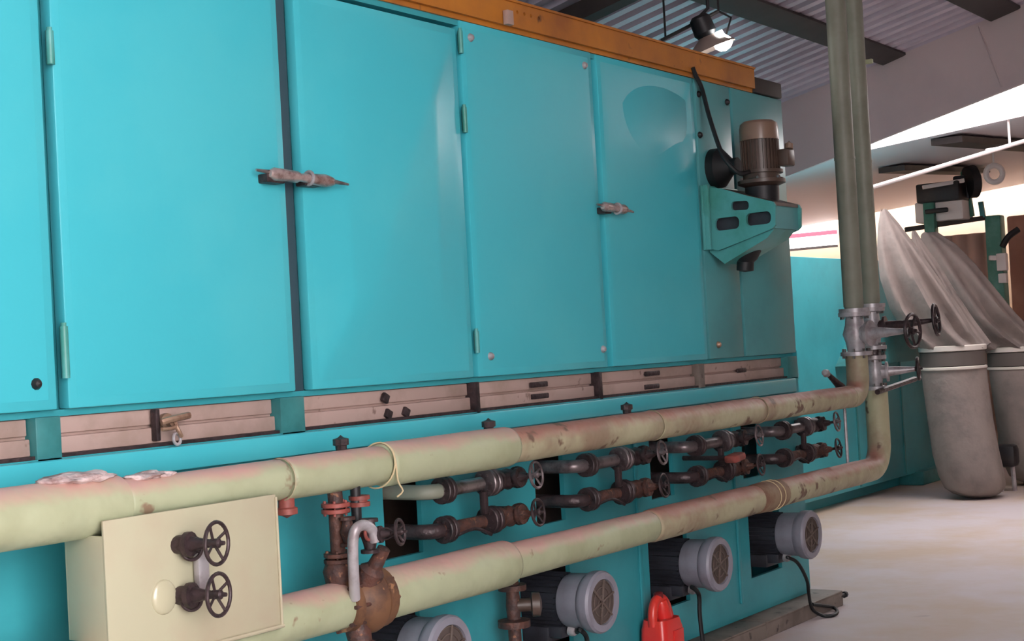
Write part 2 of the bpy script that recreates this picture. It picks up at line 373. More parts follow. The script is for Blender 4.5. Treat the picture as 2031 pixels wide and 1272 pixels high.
for (u, v, l) in ((1068, 763, 0.15), (1070, 786, 0.15), (1293, 741, 0.16), (1292, 767, 0.16), (1470, 735, 0.12)):
    p = Y(u, v, 0.03); mb = MB(); mb.box((p.x, 0.028, p.z), (l, 0.012, 0.026), 0.005); mb.build('slot_bar', RUSTD, mach)  # dark raised bars set at the slots in the slats
for (u, v) in ((762, 790), (768, 822), (803, 818)):
    p = Y(u, v, 0.03); mb = MB(); mb.box((p.x, 0.024, p.z), (0.04, 0.02, 0.04), 0.006, Matrix.Rotation(0.5, 3, 'Y')); mb.build('catch', RUSTD, mach)

# lower body: front sheet with openings for motors and valve sets
MOT_X = [4.72, 5.90, 7.10, 8.30]; GRP_X = [5.10, 6.22, 7.32, 8.42]; ZMOT = 0.562
def sheet_holes(x0, x1, z0, z1, holes, ya, yb):
    X = sorted({x0, x1} | {h[0] for h in holes} | {h[1] for h in holes}); Z = sorted({z0, z1} | {h[2] for h in holes} | {h[3] for h in holes})
    def hole(i, j):
        cx = (X[i]+X[i+1])/2; cz = (Z[j]+Z[j+1])/2
        return any(h[0] < cx < h[1] and h[2] < cz < h[3] for h in holes)
    idx = {}; mb = MB()
    for i, x in enumerate(X):
        for j, z in enumerate(Z):
            idx[i, j] = len(mb.v); mb.v += [V((x, ya, z)), V((x, yb, z))]
    nx, nz = len(X)-1, len(Z)-1
    solid = lambda i, j: 0 <= i < nx and 0 <= j < nz and not hole(i, j)
    for i in range(nx):
        for j in range(nz):
            if not solid(i, j): continue
            a, b, c, d = idx[i, j], idx[i+1, j], idx[i+1, j+1], idx[i, j+1]
            mb.f += [(a, b, c, d), (a+1, d+1, c+1, b+1)]
            if not solid(i, j-1): mb.f.append((a, a+1, b+1, b))
            if not solid(i, j+1): mb.f.append((d, c, c+1, d+1))
            if not solid(i-1, j): mb.f.append((a, d, d+1, a+1))
            if not solid(i+1, j): mb.f.append((b, b+1, c+1, c))
    return mb
holes = [(x-0.27, x+0.16, 0.325, 0.80) for x in MOT_X] + [(g-0.42, g-0.17, 0.93, 1.27) for g in GRP_X]
sheet_holes(MX0, XE, 0.13, ZL, holes, 0.0, 0.025).build('lower_front', TEAL_SHADED, mach)
mb = MB(); mb.bx(MX0, XE, 0.4, 4.2, 0.13, ZL); mb.build('lower_core', BROWND, mach)
mb = MB(); mb.bx(XE-0.03, XE, 0.02, 4.2, 0.13, ZL); mb.bx(MX0, MX0+0.03, 0.02, 4.2, 0.13, ZL); mb.bx(MX0, XE, 0.02, 4.2, 0.10, 0.13); mb.build('lower_end_plate', TEAL_SHADED, mach)
mb = MB(); mb.bx(MX0, XE, 0.1, 4.1, 0.0, 0.10); mb.build('plinth', TEAL_SHADED, mach)
mb = MB(); mb.bx(MX0, XE-0.1, -0.035, 0.0, ZL-0.09, ZL-0.004, 0.008); mb.build('ledge', TEAL, mach)
for g in [3.93, 6.72, 7.86]:
    mb = MB(); mb.bx(g, g+0.03, -0.012, 0.0, 0.2, 1.4, 0.004); mb.build('seam_strip', TEAL_SHADED, mach)
# corner gusset beside the end post
pg = Y(1590, 705, 0.0); mb = MB(); mb.prism([(XE, 0.0, ZB+0.02), (XE+0.28, 0.12, ZL+0.0), (XE, 0.0, ZL-0.02)], (0, 0.03, 0)); mb.build('gusset', TEAL_SHADED, mach)
# exit section standing back from the front
YX = 2.0; XX = 17.2
ze = on(1620, 511, 1, YX).z
mb = MB(); mb.bx(XE, XX, YX, 4.2, 0.14, ze, 0.01); mb.build('exit_section', TEAL_SHADED, mach)
for x in (10.2, 11.6, 13.1, 14.6, 15.9):
    mb = MB(); mb.bx(x, x+0.03, YX-0.012, YX, 0.16, ze-0.02); mb.build('seam_strip', TEALF, mach)
mb = MB(); mb.bx(XE, XX, YX+0.2, 4.1, 0, 0.14); mb.build('plinth', TEAL_SHADED, mach)
p = on(1825, 938, 1, YX); mb = MB(); mb.bx(XX-1.0, XX+0.05, YX-0.1, YX+0.2, 0.0, 0.16, 0.02); mb.build('foot', TEALF, mach)
pc = on(1775, 700, 1, YX-0.3)
mb = MB(); mb.prism([(pc.x-0.9, YX, pc.z-0.1), (pc.x+0.9, YX, pc.z-0.1), (pc.x+0.7, YX, pc.z+0.05), (pc.x+0.2, YX, pc.z+0.2), (pc.x-0.5, YX, pc.z+0.2)], (0, -0.35, 0)); mb.build('hood', TEALF, mach)

# orange channel beam lying on the machine top
bm_ = thing('steel_beam', 'orange painted steel channel beam lying along the top of the machine', 'beam', (5.5, -0.02, ZT))
xb0, xb1 = 2.4, Y(1500, 165, -0.03).x
hs = []
for u in (1026, 1040, 1053, 1069):
    p = Y(u, 24 + (u-1026)*0.27, -0.02); hs.append([V((p.x+0.009*math.cos(k*math.pi/5), -0.02, p.z+0.009*math.sin(k*math.pi/5))) for k in range(10)])
xh0, xh1 = hs[0][5].x-0.06, hs[3][0].x+0.06; z0_, z1_ = ZT+0.02, ZT+0.15
mb = plate_with_slots([V((xh0, -0.02, z0_)), V((xh1, -0.02, z0_)), V((xh1, -0.02, z1_)), V((xh0, -0.02, z1_))], hs, (0, 0.02, 0))
mb.bx(xb0, xh0, -0.02, 0.0, z0_, z1_); mb.bx(xh1, xb1, -0.02, 0.0, z0_, z1_); mb.bx(xb0, xb1, -0.03, 0.10, ZT+0.14, ZT+0.152); mb.build('web', ORANGE, bm_)
mb = MB(); mb.bx(xb0, xb1, 0.0, 0.10, ZT-0.004, ZT+0.024); mb.build('flange', ORANGE, bm_)
p = Y(1005, 36, -0.03); mb = MB(); mb.box((p.x, -0.04, p.z), (0.05, 0.03, 0.07), 0.004); mb.build('clip', PINKP, bm_)
mb = MB(); mb.bx(xb1+0.01, XE-0.02, -0.015, 0.09, ZT, ZT+0.1, 0.01); tag(mb.build('beam_end', GIRD), 'dull brown beam stub continuing past the orange beam', 'beam')

# ------------------------------------------------------------------ pipes
YU, ZU = -0.36, 1.372
up_ = thing('lagged_pipe', 'pale sage lagged pipe running under the ledge, upper of the two', 'pipe', (5, YU, ZU))
def seg_pipe(parent, x0, x1, y, z, r, material, name='pipe_jacket'):
    n = max(3, int((x1-x0)/0.12)); prof = [(0, r*0.86), (0.006, r*0.97)]
    for i in range(n+1):
        t = 0.02 + (x1-x0-0.04)*i/n; prof.append((t, r*(1+0.012*math.sin(t*9+x0*5))))
    prof += [(x1-x0-0.006, r*0.97), (x1-x0, r*0.86)]
    mb = MB(); mb.lathe((x0, y, z), (1, 0, 0), prof, 28); return mb.build(name, material, parent, 50)
for (a, b, r, mm) in ((1.0, 3.0, 0.0925, SAGE), (3.0, 3.72, 0.072, SAGE), (3.725, 4.26, 0.075, SAGE), (4.26, 5.095, 0.086, SAGE), (5.09, 6.33, 0.075, SAGE2), (6.33, 7.5, 0.073, SAGE2), (7.5, 8.86, 0.070, SAGE2)):
    seg_pipe(up_, a, b, YU, ZU, r, mm)
for x in (3.722, 5.093, 6.33, 7.5):
    mb = MB(); mb.ring((x, YU, ZU), (1, 0, 0), 0.0745, 0.003, 28, 6); mb.build('jacket_band', SAGE2, up_)
mb = MB()
pts = []
for i in range(16):
    a = i*0.62; pts.append((4.245+0.018*math.sin(i*0.6), YU+0.086*math.cos(a), ZU+0.086*math.sin(a)))
pts += [(4.26, YU-0.085, ZU-0.06), (4.28, YU-0.09, ZU-0.10), (4.25, YU-0.085, ZU-0.12)]
mb.tube(smooth(pts, 3), 0.0035, 6); mb.build('rope_wrap', mat('pale_rope', (206, 188, 150), 0.8), up_)
YR2 = -0.345; RX1, RX2 = 8.985, Y(1742, 850, YR2).x
ZV = 1.80
mb = MB(); mb.tube([(8.80, YU, ZU)] + bend((RX1, YU, ZU), 0.11, (1, 0, 0), (0, 0, 1)) + [(RX1, YU, 1.636)], 0.072, 24); mb.build('elbow', SAGE2, up_, 50)
# torn lagging heaps and plugs on the top of the pipe
for (u, v, r) in ((140, 948, 0.07), (175, 955, 0.06), (285, 932, 0.05), (320, 928, 0.035), (105, 955, 0.04)):
    p = Y(u, v, YU); bm = bmesh.new(); bmesh.ops.create_icosphere(bm, subdivisions=3, radius=1)
    for q in bm.verts:
        n = noise.noise(q.co*1.7 + V((u, v, 0))); q.co = V((q.co.x*r*1.5, q.co.y*r*0.9, q.co.z*r*0.3))*(1+0.5*n)
    bm.verts.index_update(); mb = MB(); mb.add([q.co + V((p.x, YU, ZU+(0.092 if p.x < 3.0 else 0.072))) for q in bm.verts], [[q.index for q in f.verts] for f in bm.faces]); bm.free()
    mb.build('torn_lagging', mat('torn_lagging_fibre', (208, 188, 186), 0.9, alt=(150, 120, 116), altscale=14, bump=0.4, bscale=30), up_, 80)
for (u, v) in ((965, 835), (673, 893), (1240, 815)):
    p = Y(u, v, YU+0.04); mb = MB(); mb.lathe((p.x, YU+0.03, ZU+0.06), (0, 0, 1), [(0, 0.02), (0.03, 0.022), (0.032, 0.03), (0.055, 0.03), (0.06, 0.012), (0.07, 0)], 8)
    mb.build('vent_plug', RUSTD, up_)

YLo = -0.345; ZLo = Y(1000, 1118, YLo).z
lo_ = thing('lagged_pipe', 'pale sage lagged pipe near the motors, lower of the two', 'pipe', (5, YLo, ZLo))
XJ = Y(1003, 1100, YLo).x
for (a, b, r, mm) in ((2.6, 4.03, 0.088, SAGE), (4.23, XJ, 0.098, SAGE), (XJ-0.01, 6.27, 0.078, SAGE), (6.27, 7.38, 0.082, SAGE2), (7.37, 8.95, 0.078, SAGE2)):
    seg_pipe(lo_, a, b, YLo, ZLo, r, mm)
mb = MB(); mb.lathe((7.42, YLo, ZLo), (1, 0, 0), [(0, 0.07), (0.02, 0.083), (0.12, 0.086), (0.3, 0.084), (0.38, 0.07)], 24); mb.build('rust_patch', mat('brown_rust_wrap', (128, 96, 78), 0.7, alt=(150, 128, 104), altscale=8), lo_)
for x in (7.60, 7.66):
    mb = MB(); mb.ring((x, YLo, ZLo), (1, 0.1, 0), 0.086, 0.0035, 24, 6); mb.build('wire_tie', MATS['pale_rope'], lo_)
mb = MB(); mb.tube([(8.9, YLo, ZLo)] + bend((RX2, YLo, ZLo), 0.17, (1, 0, 0), (0, 0, 1), 14) + [(RX2, YLo, 1.40)], 0.076, 24); mb.build('elbow', SAGE2, lo_, 50)

# standpipes
ztop = 4.5
for (x, y, r, z0, lab) in ((RX1, YU, 0.064, 1.93, 'thick grey-green standpipe rising from the upper lagged pipe to the roof'), (RX2, YR2, 0.062, 1.96, 'thinner grey-green standpipe rising from the lower lagged pipe to the roof')):
    t = thing('standpipe', lab, 'pipe', (x, y, z0))
    mb = MB(); mb.lathe((x, y, z0), (0, 0, 1), [(0, r*0.85), (0.02, r), (1.2, r*1.01), (roofz(y)-z0-0.045, r*1.02)], 28); mb.build('pipe', SAGER, t, 50)
    mb = MB(); mb.lathe((x, y, z0-0.02), (0, 0, 1), [(0, r*1.5), (0.025, r*1.5)], 20); mb.build('flange', SILVER, t)
    for zz in (2.9,):
        mb = MB(); mb.lathe((x, y, zz), (0, 0, 1), [(0, r*1.06), (0.02, r*1.06)], 24); mb.build('clip', SAGER, t)
    if x == RX2:
        mb = MB(); mb.box((x+0.02, y-r-0.02, Y(1722, 133, y).z), (0.03, 0.05, 0.03), 0.006); mb.build('lug', SAGE, t)

# ------------------------------------------------------------------ valves
def handwheel(parent, c, n, R, r=0.007, spokes=4, material=RUSTD, name='handwheel'):
    x, y, d = basis(n); c = V(c); mb = MB(); mb.ring(c, n, R, r, 26, 8)
    for i in range(spokes):
        a = 2*math.pi*i/spokes + 0.5; e = x*math.cos(a) + y*math.sin(a)
        mb.tube([c - d*0.012, c + e*R*0.5 - d*0.006, c + e*R], r*0.75, 6)
    mb.lathe(c - d*0.022, d, [(0, R*0.22), (0.03, R*0.24), (0.036, R*0.12), (0.05, R*0.1)], 12)
    return mb.build(name, material, parent)
def valve(parent, c, run, stem, s=1.0, material=RUSTD, wheel=RUSTD, stemlen=0.16, R=0.06, fl=None):
    c = V(c); run = V(run).normalized(); st = V(stem).normalized()
    mb = MB(); mb.lathe(c - run*0.09*s, run, [(0, 0.05*s), (0.018*s, 0.05*s), (0.02*s, 0.03*s), (0.05*s, 0.036*s), (0.09*s, 0.048*s), (0.13*s, 0.036*s), (0.16*s, 0.03*s), (0.162*s, 0.05*s), (0.18*s, 0.05*s)], 16)
    b = mb.build('valve_body', material, parent)
    mb = MB(); mb.lathe(c, st, [(0, 0.032*s), (0.05*s, 0.032*s), (0.052*s, 0.045*s), (0.07*s, 0.045*s), (0.072*s, 0.024*s), (stemlen*0.7, 0.015*s), (stemlen*0.72, 0.009*s), (stemlen, 0.008*s)], 14); mb.build('bonnet', material, b)
    for q in (-1, 1):
        x, y, d = basis(st); mb = MB(); mb.tube([c + st*0.06*s + run*0.03*s*q, c + st*(stemlen*0.6) + run*0.028*s*q, c + st*(stemlen*0.9)], 0.005*s, 6); mb.build('yoke', material, b)
    handwheel(b, c + st*stemlen, st, R, 0.0065*max(1, s), 4, wheel)
    return b

# bypass valve sets on the lower body
DULL = mat('dull_steel', (122, 110, 112), 0.35, 0.5, alt=(84, 72, 74), altscale=16)
def valve_set(loc):
    t = thing('bypass_valve_set', '', 'valve', (0, 0, 0), 'bypass valve sets along the lower body'); 
    for k, (z, mm, pm) in enumerate(((0.083, SILVER, DULL), (-0.083, RUSTD, RUST))):
        y = -0.2
        mb = MB(); mb.lathe((-0.30, y, z), (1, 0, 0), [(0, 0.028), (0.0, 0.03), (0.30, 0.03), (0.30, 0.028)], 16); mb.build('pipe', pm, t)
        mb = MB(); mb.tube([(-0.36, 0.1, z)] + bend((-0.36, y, z), 0.07, (0, -1, 0), (1, 0, 0), 6), 0.032, 12); mb.build('elbow', RUSTD if k else DULL, t)
        for x, r in ((-0.285, 0.058), (-0.255, 0.058), (0.03, 0.062), (0.065, 0.062)):
            mb = MB(); mb.lathe((x, y, z), (1, 0, 0), [(0, r*0.94), (0.004, r), (0.02, r), (0.024, r*0.94)], 18)
            for q in range(6):
                a = q*math.pi/3; mb.cyl((x-0.01, y+0.038*math.cos(a), z+0.038*math.sin(a)), (x+0.034, y+0.038*math.cos(a), z+0.038*math.sin(a)), 0.006, seg=6)
            mb.build('flange', RUSTD if k else (DULL if x > 0 else RUSTD), t)
        valve(t, (0.2, y, z), (1, 0, 0), (0.12, -1, 0.12), 1.0, RUST if k else RUSTD, RUSTD if k else DULL, 0.15, 0.058)
        mb = MB(); mb.tube([(0.29, y, z)] + bend((0.36, y, z), 0.07, (1, 0, 0), (0, 1, 0), 6) + [(0.36, 0.02, z)], 0.024, 12); mb.build('elbow', RUSTD, t)
    mb = MB(); mb.tube(smooth([(-0.28, -0.21, -0.13), (-0.1, -0.225, -0.10), (0.02, -0.23, -0.14)], 5), 0.008, 6); mb.build('drain_line', RUSTD, t)
    mb = MB(); mb.box((0.0, -0.215, 0.0), (0.03, 0.03, 0.1), 0.006); mb.build('stay', RUSTD, t)
    return t
vs0 = valve_set(None)
VS = [vs0] + [copy_tree(vs0) for _ in range(3)]
order = ['bypass valve set farthest from the standpipes, beside the rusty riser valve', 'second bypass valve set counted from the cream valve box',
         'third bypass valve set counted from the cream valve box', 'bypass valve set nearest the standpipes']
for ch in vs0.children:
    if ch.data and ch.data.materials[0] == DULL and ch.name.split('.')[0] in ('pipe', 'elbow'):
        ch.material_slots[0].link = 'OBJECT'; ch.material_slots[0].material = STEEL if ch.name.startswith('pipe') else SAGER
for o, x, lab in zip(VS, GRP_X, order): o.location = (x, 0.0, 1.127); o['label'] = lab
p = Y(1458, 908, -0.31); mb = MB(); mb.box((p.x, -0.31, p.z), (0.13, 0.08, 0.045), 0.016, Matrix.Rotation(-0.1, 3, 'Y'))
mb.lathe((p.x+0.06, -0.31, p.z), (1, 0, 0.1), [(0, 0.022), (0.015, 0.022), (0.045, 0.01)], 12)
st_ = tag(mb.build('steam_trap', REDFL), 'dull red steam trap among the valves under the upper pipe', 'valve')
mb = MB(); mb.tube([(p.x-0.03, -0.29, p.z), (p.x-0.03, 0.004, p.z)], 0.014, 10); mb.build('inlet_pipe', RUSTD, st_)

# riser valve linking the two lagged pipes
t = thing('riser_valve', 'rusty riser with red flanges linking upper and lower lagged pipes', 'valve', (4.1, -0.4, 0.9))
xr1, xr2 = Y(668, 1050, -0.34).x, Y(722, 1000, -0.42).x
mb = MB(); mb.cyl((xr1, -0.34, ZLo+0.02), (xr1, -0.34, ZU-0.05), 0.028, seg=16); mb.build('riser', RUST, t)
for v in (1002, 1014, 1102, 1114):
    z = Y(668, v, -0.34).z; mb = MB(); mb.lathe((xr1, -0.34, z-0.007), (0, 0, 1), [(0, 0.052), (0.002, 0.054), (0.014, 0.054), (0.016, 0.052)], 18)
    for q in range(5):
        a = q*1.2566; mb.cyl((xr1+0.041*math.cos(a), -0.34+0.041*math.sin(a), z-0.016), (xr1+0.041*math.cos(a), -0.34+0.041*math.sin(a), z+0.018), 0.006, seg=6)
    mb.build('flange', REDFL if v < 1050 else RUST, t)
mb = MB(); mb.lathe((xr1, -0.34, Y(668, 1150, -0.34).z-0.02), (0, 0, 1), [(0, 0.05), (0.05, 0.06), (0.09, 0.045), (0.1, 0.03)], 16); mb.build('riser_base', RUST, t)
mb = MB(); mb.cyl((xr2, -0.38, ZU-0.04), (xr2, -0.38, Y(722, 1045, -0.4).z), 0.02, seg=12); mb.build('drop_pipe', DARK, t)
zf = Y(733, 992, -0.4).z; mb = MB(); mb.lathe((xr2+0.02, -0.38, zf-0.02), (0, 0, 1), [(0, 0.04), (0.016, 0.04), (0.017, 0.03), (0.024, 0.03), (0.025, 0.04), (0.04, 0.04)], 16); mb.build('flange', REDFL, t)
# silver goose-neck
pts = [Y(704, 1188, -0.43), Y(701, 1130, -0.47), Y(700, 1075, -0.49), Y(706, 1050, -0.5), Y(722, 1042, -0.5), Y(738, 1052, -0.5), Y(744, 1075, -0.5)]
mb = MB(); mb.tube(smooth(pts, 5), [0.02]*31, 12); mb.build('gooseneck', SILVER, t)
p = Y(733, 1063, -0.47); valve(t, p, (0, 0, 1), (0.35, -1, 0.1), 0.7, RUSTD, RUSTD, 0.12, 0.045)
p = Y(690, 1055, -0.4); valve(t, (p.x, -0.4, p.z), (0, 0, 1), (0.2, -1, 0), 0.6, RUST, REDFL, 0.09, 0.03)
# large flanged valve in the lower pipe
mb = MB(); mb.lathe((4.0, YLo, ZLo), (1, 0, 0), [(0, 0.07), (0.005, 0.1), (0.04, 0.105), (0.045, 0.085), (0.07, 0.10), (0.11, 0.125), (0.15, 0.13), (0.17, 0.10), (0.175, 0.115), (0.215, 0.118), (0.22, 0.09), (0.25, 0.08)], 28)
bv = mb.build('flanged_valve', mat('brown_rust_valve', (116, 82, 58), 0.55, 0.1, alt=(80, 56, 46), altscale=10, speck=(160, 118, 84), speckscale=16), t)
for q in range(8):
    a = q*math.pi/4; mb = MB(); mb.cyl((3.99, YLo+0.105*math.cos(a)*0.9, ZLo+0.105*math.sin(a)*0.9), (4.24, YLo+0.105*math.cos(a)*0.9, ZLo+0.105*math.sin(a)*0.9), 0.008, seg=6); mb.build('bolt', RUST, bv)
mb = MB(); mb.lathe((4.1, YLo, ZLo), (0.1, -0.6, 0.9), [(0.08, 0.05), (0.14, 0.05), (0.16, 0.03), (0.24, 0.025)], 14); mb.build('bonnet', RUST, bv)
mb = MB(); mb.lathe((4.08, YLo, ZLo), (0, -0.2, -1), [(0.08, 0.05), (0.15, 0.045), (0.16, 0.06), (0.18, 0.06)], 14); mb.build('drain_flange', RUST, bv)
p = Y(568, 1000, -0.36); mb = MB(); mb.lathe((p.x, YU, ZU-0.05), (0, 0, -1), [(0, 0.03), (0.05, 0.03), (0.055, 0.04), (0.075, 0.04), (0.08, 0.02), (0.09, 0.0)], 12); mb.build('drain_cap', REDFL, up_)

# valve cluster at the standpipe feet
t = thing('standpipe_valve', 'silver flanged valve at the foot of the thick standpipe', 'valve', (RX1, YU, 1.62))
def big_valve(t, x, y, z0, z1, r, m1, m2, wheel_n, sl, R):
    h = z1-z0; mb = MB()
    mb.lathe((x, y, z0), (0, 0, 1), [(0, r*1.45), (0.025, r*1.45), (0.03, r*0.8), (h*0.3, r*0.9), (h*0.5, r*1.15), (h*0.7, r*0.9), (h-0.03, r*0.8), (h-0.025, r*1.45), (h, r*1.45)], 20)
    b = mb.build('valve_body', m1, t)
    for zz in (z0+0.0, z1-0.025):
        for q in range(8):
            a = q*math.pi/4+0.2; mb = MB(); mb.cyl((x+r*1.2*math.cos(a), y+r*1.2*math.sin(a), zz-0.018), (x+r*1.2*math.cos(a), y+r*1.2*math.sin(a), zz+0.045), 0.009, seg=6); mb.build('bolt', STEEL, b)
    st = V(wheel_n).normalized(); c = V((x, y, (z0+z1)/2))
    mb = MB(); mb.lathe(c, st, [(0, r*0.8), (r*1.3, r*0.8), (r*1.32, r*1.2), (r*1.6, r*1.2), (r*1.62, r*0.6), (sl*0.7, 0.022), (sl, 0.012)], 16); mb.build('bonnet', m2, b)
    handwheel(b, c + st*sl, st, R, 0.011, 5, RUSTD)
big_valve(t, RX1, YU, 1.63, 1.91, 0.07, SILVER, SILVER, (-0.1, -1, 0.0), 0.40, 0.105)
t = thing('standpipe_valve', 'silver flanged valve with dark handwheel at the foot of the thinner standpipe', 'valve', (RX2, YR2, 1.6))
big_valve(t, RX2, YR2, 1.66, 1.94, 0.06, SILVER, RUSTD, (0.15, -1, 0.08), 0.42, 0.10)
mb = MB(); mb.cyl((RX2, YR2, 1.62), (RX2, YR2, 1.66), 0.05, seg=16); mb.build('spacer', RUSTD, t)
t = thing('standpipe_valve', 'lower silver valve under the thinner standpipe, above the pipe elbow', 'valve', (RX2, YR2, 1.4))
big_valve(t, RX2, YR2, 1.39, 1.62, 0.055, SILVER, SILVER, (0.3, -1, 0.05), 0.28, 0.07)
mb = MB(); p0 = Y(1740, 778, YR2-0.082); p1 = Y(1815, 752, YR2-0.1); mb.tube([p0, p1], 0.018, 10); tag(mb.build('lever_bar', RUSTD), 'dark lever bar sticking out below the standpipe valves', 'lever')
# thin conduit beside the elbow
mb = MB(); xq = 8.93; mb.tube([(xq, -0.28, 0.93), (xq, -0.28, 1.34)], 0.011, 8); tag(mb.build('conduit', SILVER), 'thin pale conduit between the two lagged pipes by the elbow', 'conduit')
# small cock by the gusset
p = Y(1640, 740, -0.3); t = thing('bleed_cock', 'small bleed cock with pale knob above the pipe elbow', 'valve', p)
mb = MB(); mb.lathe(p, (1, -0.1, -0.6), [(0, 0.014), (0.06, 0.018), (0.1, 0.02), (0.16, 0.025), (0.2, 0.03)], 12); mb.build('stem', RUSTD, t)
mb = MB(); mb.lathe(p - V((0.02, 0, 0)), (1, -0.1, -0.3), [(-0.02, 0.0), (-0.015, 0.02), (0.01, 0.026), (0.03, 0.018)], 12); mb.build('knob', SILVER, t)

# cream valve box hung below the upper pipe
YBF, YBB = -0.47, -0.28
xa = Y(205, 1050, YBF).x; xb = Y(548, 1000, YBF).x; zb1 = ZU-0.035; zb0 = Y(549, 1250, YBF).z
box = thing('valve_box', 'cream sheet-metal valve box hanging under the upper lagged pipe', 'box', ((xa+xb)/2, -0.37, zb0))
zn = ZLo + 0.089
mb = MB(); mb.bx(xa, xb, YBF, YBF+0.012, zb0, zb1, 0.004); mb.bx(xa, xa+0.012, YBF+0.006, YBB, zn, ZU-0.082, 0.003); mb.bx(xb-0.012, xb, YBF+0.006, YBB, zn, ZU-0.071, 0.003)
mb.bx(xa, xb, YBB-0.01, YBB, zn, ZU-0.0915, 0.003); mb.build('casing', CREAM, box)
mb = MB(); mb.tube([(xa-0.002, YBF-0.004, zb0+0.01), (xb+0.002, YBF-0.004, zb0+0.01)], 0.007, 8); mb.tube([(xb-0.004, YBF-0.003, zb0+0.01), (xb-0.004, YBF-0.003, zb1-0.01)], 0.005, 8); mb.build('edge_bead', CREAM, box)
p = Y(325, 1185, YBF); bm = bmesh.new(); bmesh.ops.create_uvsphere(bm, u_segments=24, v_segments=12, radius=1)
bm.verts.index_update(); mb = MB(); mb.add([V((p.x+q.co.x*0.05, YBF+q.co.y*0.016, p.z+q.co.z*0.055)) for q in bm.verts], [[q.index for q in f.verts] for f in bm.faces]); bm.free(); mb.build('bulge', mat('glossy_cream_paint', (186, 182, 154), 0.22, coat=0.5), box)
pw1 = Y(430, 1078, YBF-0.14); pw2 = Y(434, 1180, YBF-0.14)
for i, pw in enumerate((pw1, pw2)):
    pv = V((pw.x-0.035, YBF, pw.z-0.004)); st = (V(pw)-pv).normalized()
    mb = MB(); mb.lathe(pv, st, [(-0.02, 0.03), (0.03, 0.03), (0.032, 0.04), (0.05, 0.04), (0.052, 0.025), (0.1, 0.016), (0.14, 0.01)], 14); b = mb.build('valve_stem', RUSTD, box)
    handwheel(b, pw, st, 0.066, 0.0065, 4, RUSTD)
    pk = Y(380, 1088 if i == 0 else 1188, YBF-0.03); handwheel(b, pk, (-0.25, -1, 0.1), 0.036, 0.006, 3, RUSTD)
    mb = MB(); mb.lathe(V((pk.x, YBF, pk.z)), (0, -1, 0), [(0, 0.02), (0.03, 0.026), (0.045, 0.018)], 12); mb.build('gland', RUSTD, b)
pm = Y(400, 1135, YBF-0.02); mb = MB(); mb.box((pm.x, YBF-0.02, pm.z), (0.05, 0.03, 0.15), 0.01); mb.build('link_plate', SILVER, box)

# ------------------------------------------------------------------ fan motors
def motor(loc):
    t = thing('fan_motor', '', 'motor', (0, 0, 0), 'fan motors along the lower body'); R = 0.14
    mb = MB(); mb.lathe((0, 0.30, 0), (0, -1, 0), [(0, 0.16), (0.03, 0.16), (0.035, 0.115), (0.43, 0.115)], 28)
    for i in range(28):
        a = 2*math.pi*i/28; c, s = math.cos(a), math.sin(a)
        mb.box((0.122*c, 0.08, 0.122*s), (0.024, 0.34, 0.005), 0, Matrix.Rotation(-a, 3, 'Y'))
    mb.build('housing', MOTB, t)
    mb = MB(); mb.lathe((0, -0.10, 0), (0, -1, 0), [(0, R*0.9), (0.01, R*0.93), (0.115, R*0.95), (0.13, R*1.03), (0.15, R*1.06), (0.18, R*1.06), (0.192, R*1.0), (0.192, R*0.78), (0.165, R*0.75)], 36)
    cw = mb.build('fan_cowl', COWL, t, 30)
    mb = MB(); mb.lathe((0, -0.27, 0), (0, -1, 0), [(0, R*0.75), (0.008, R*0.75)], 28); mb.build('backing', mat('grille_backing', (88, 76, 72), 0.8), cw)
    mb = MB()
    for r in (0.22, 0.5, 0.72): mb.ring((0, -0.282, 0), (0, 1, 0), R*r, 0.0035, 28, 6)
    for i in range(6):
        a = i*math.pi/3+0.3; mb.tube([(0, -0.284, 0), (R*0.76*math.cos(a), -0.284, R*0.76*math.sin(a))], 0.0065, 6)
    mb.build('grille', GRILL, cw)
    mb = MB(); mb.box((-0.02, -0.04, -0.145), (0.12, 0.11, 0.06), 0.012); tb = mb.build('terminal_box', MOTB, t)
    mb = MB(); mb.lathe((-0.03, -0.11, -0.135), (0, -1, -0.2), [(0, 0.028), (0.02, 0.03), (0.035, 0.022), (0.04, 0)], 12); mb.build('gland', SILVER, tb)
    mb = MB(); mb.bx(-0.09, 0.09, -0.02, 0.22, -0.2, -0.12, 0.01); mb.build('mount_foot', MOTB, t)
    return t
m0 = motor(None)
labs = ['fan motor with grey cowl below the rusty riser valve', 'fan motor with grey cowl beside the rusty drain valve', 'fan motor with grey cowl above the red jerrycan', 'fan motor with grey cowl at the machine corner, loop of cable beneath']
MO = [m0] + [copy_tree(m0) for _ in range(3)]
for o, x, lab in zip(MO, MOT_X, labs): o.location = (x, 0.0, ZMOT); o['label'] = lab
# rusty drain valve beside the second motor
xd = Y(1018, 1200, -0.15).x; t = thing('drain_valve', 'rusty flanged drain valve standing beside a fan motor', 'valve', (xd, -0.15, 0.3))
za, zb = Y(1015, 1160, -0.15).z, Y(1000, 1250, -0.15).z
mb = MB(); mb.lathe((xd, -0.15, zb), (0, 0, 1), [(0, 0.075), (0.03, 0.075), (0.035, 0.03), (0.09, 0.035), (za-zb-0.03, 0.03), (za-zb-0.025, 0.065), (za-zb, 0.065)], 16); mb.build('body', RUST, t)
mb = MB(); mb.lathe((xd, -0.15, (za+zb)/2), (0.6, -0.8, 0), [(0, 0.03), (0.08, 0.03), (0.085, 0.055), (0.12, 0.055), (0.13, 0.02)], 14); mb.build('bonnet', BROWND, t)
mb = MB(); mb.cyl((xd, -0.15, za), (xd, -0.15, za+0.1), 0.03, seg=12); mb.tube([(xd, -0.15, za+0.08), (xd, 0.03, za+0.08)], 0.03, 12); mb.build('pipe_stub', RUST, t)
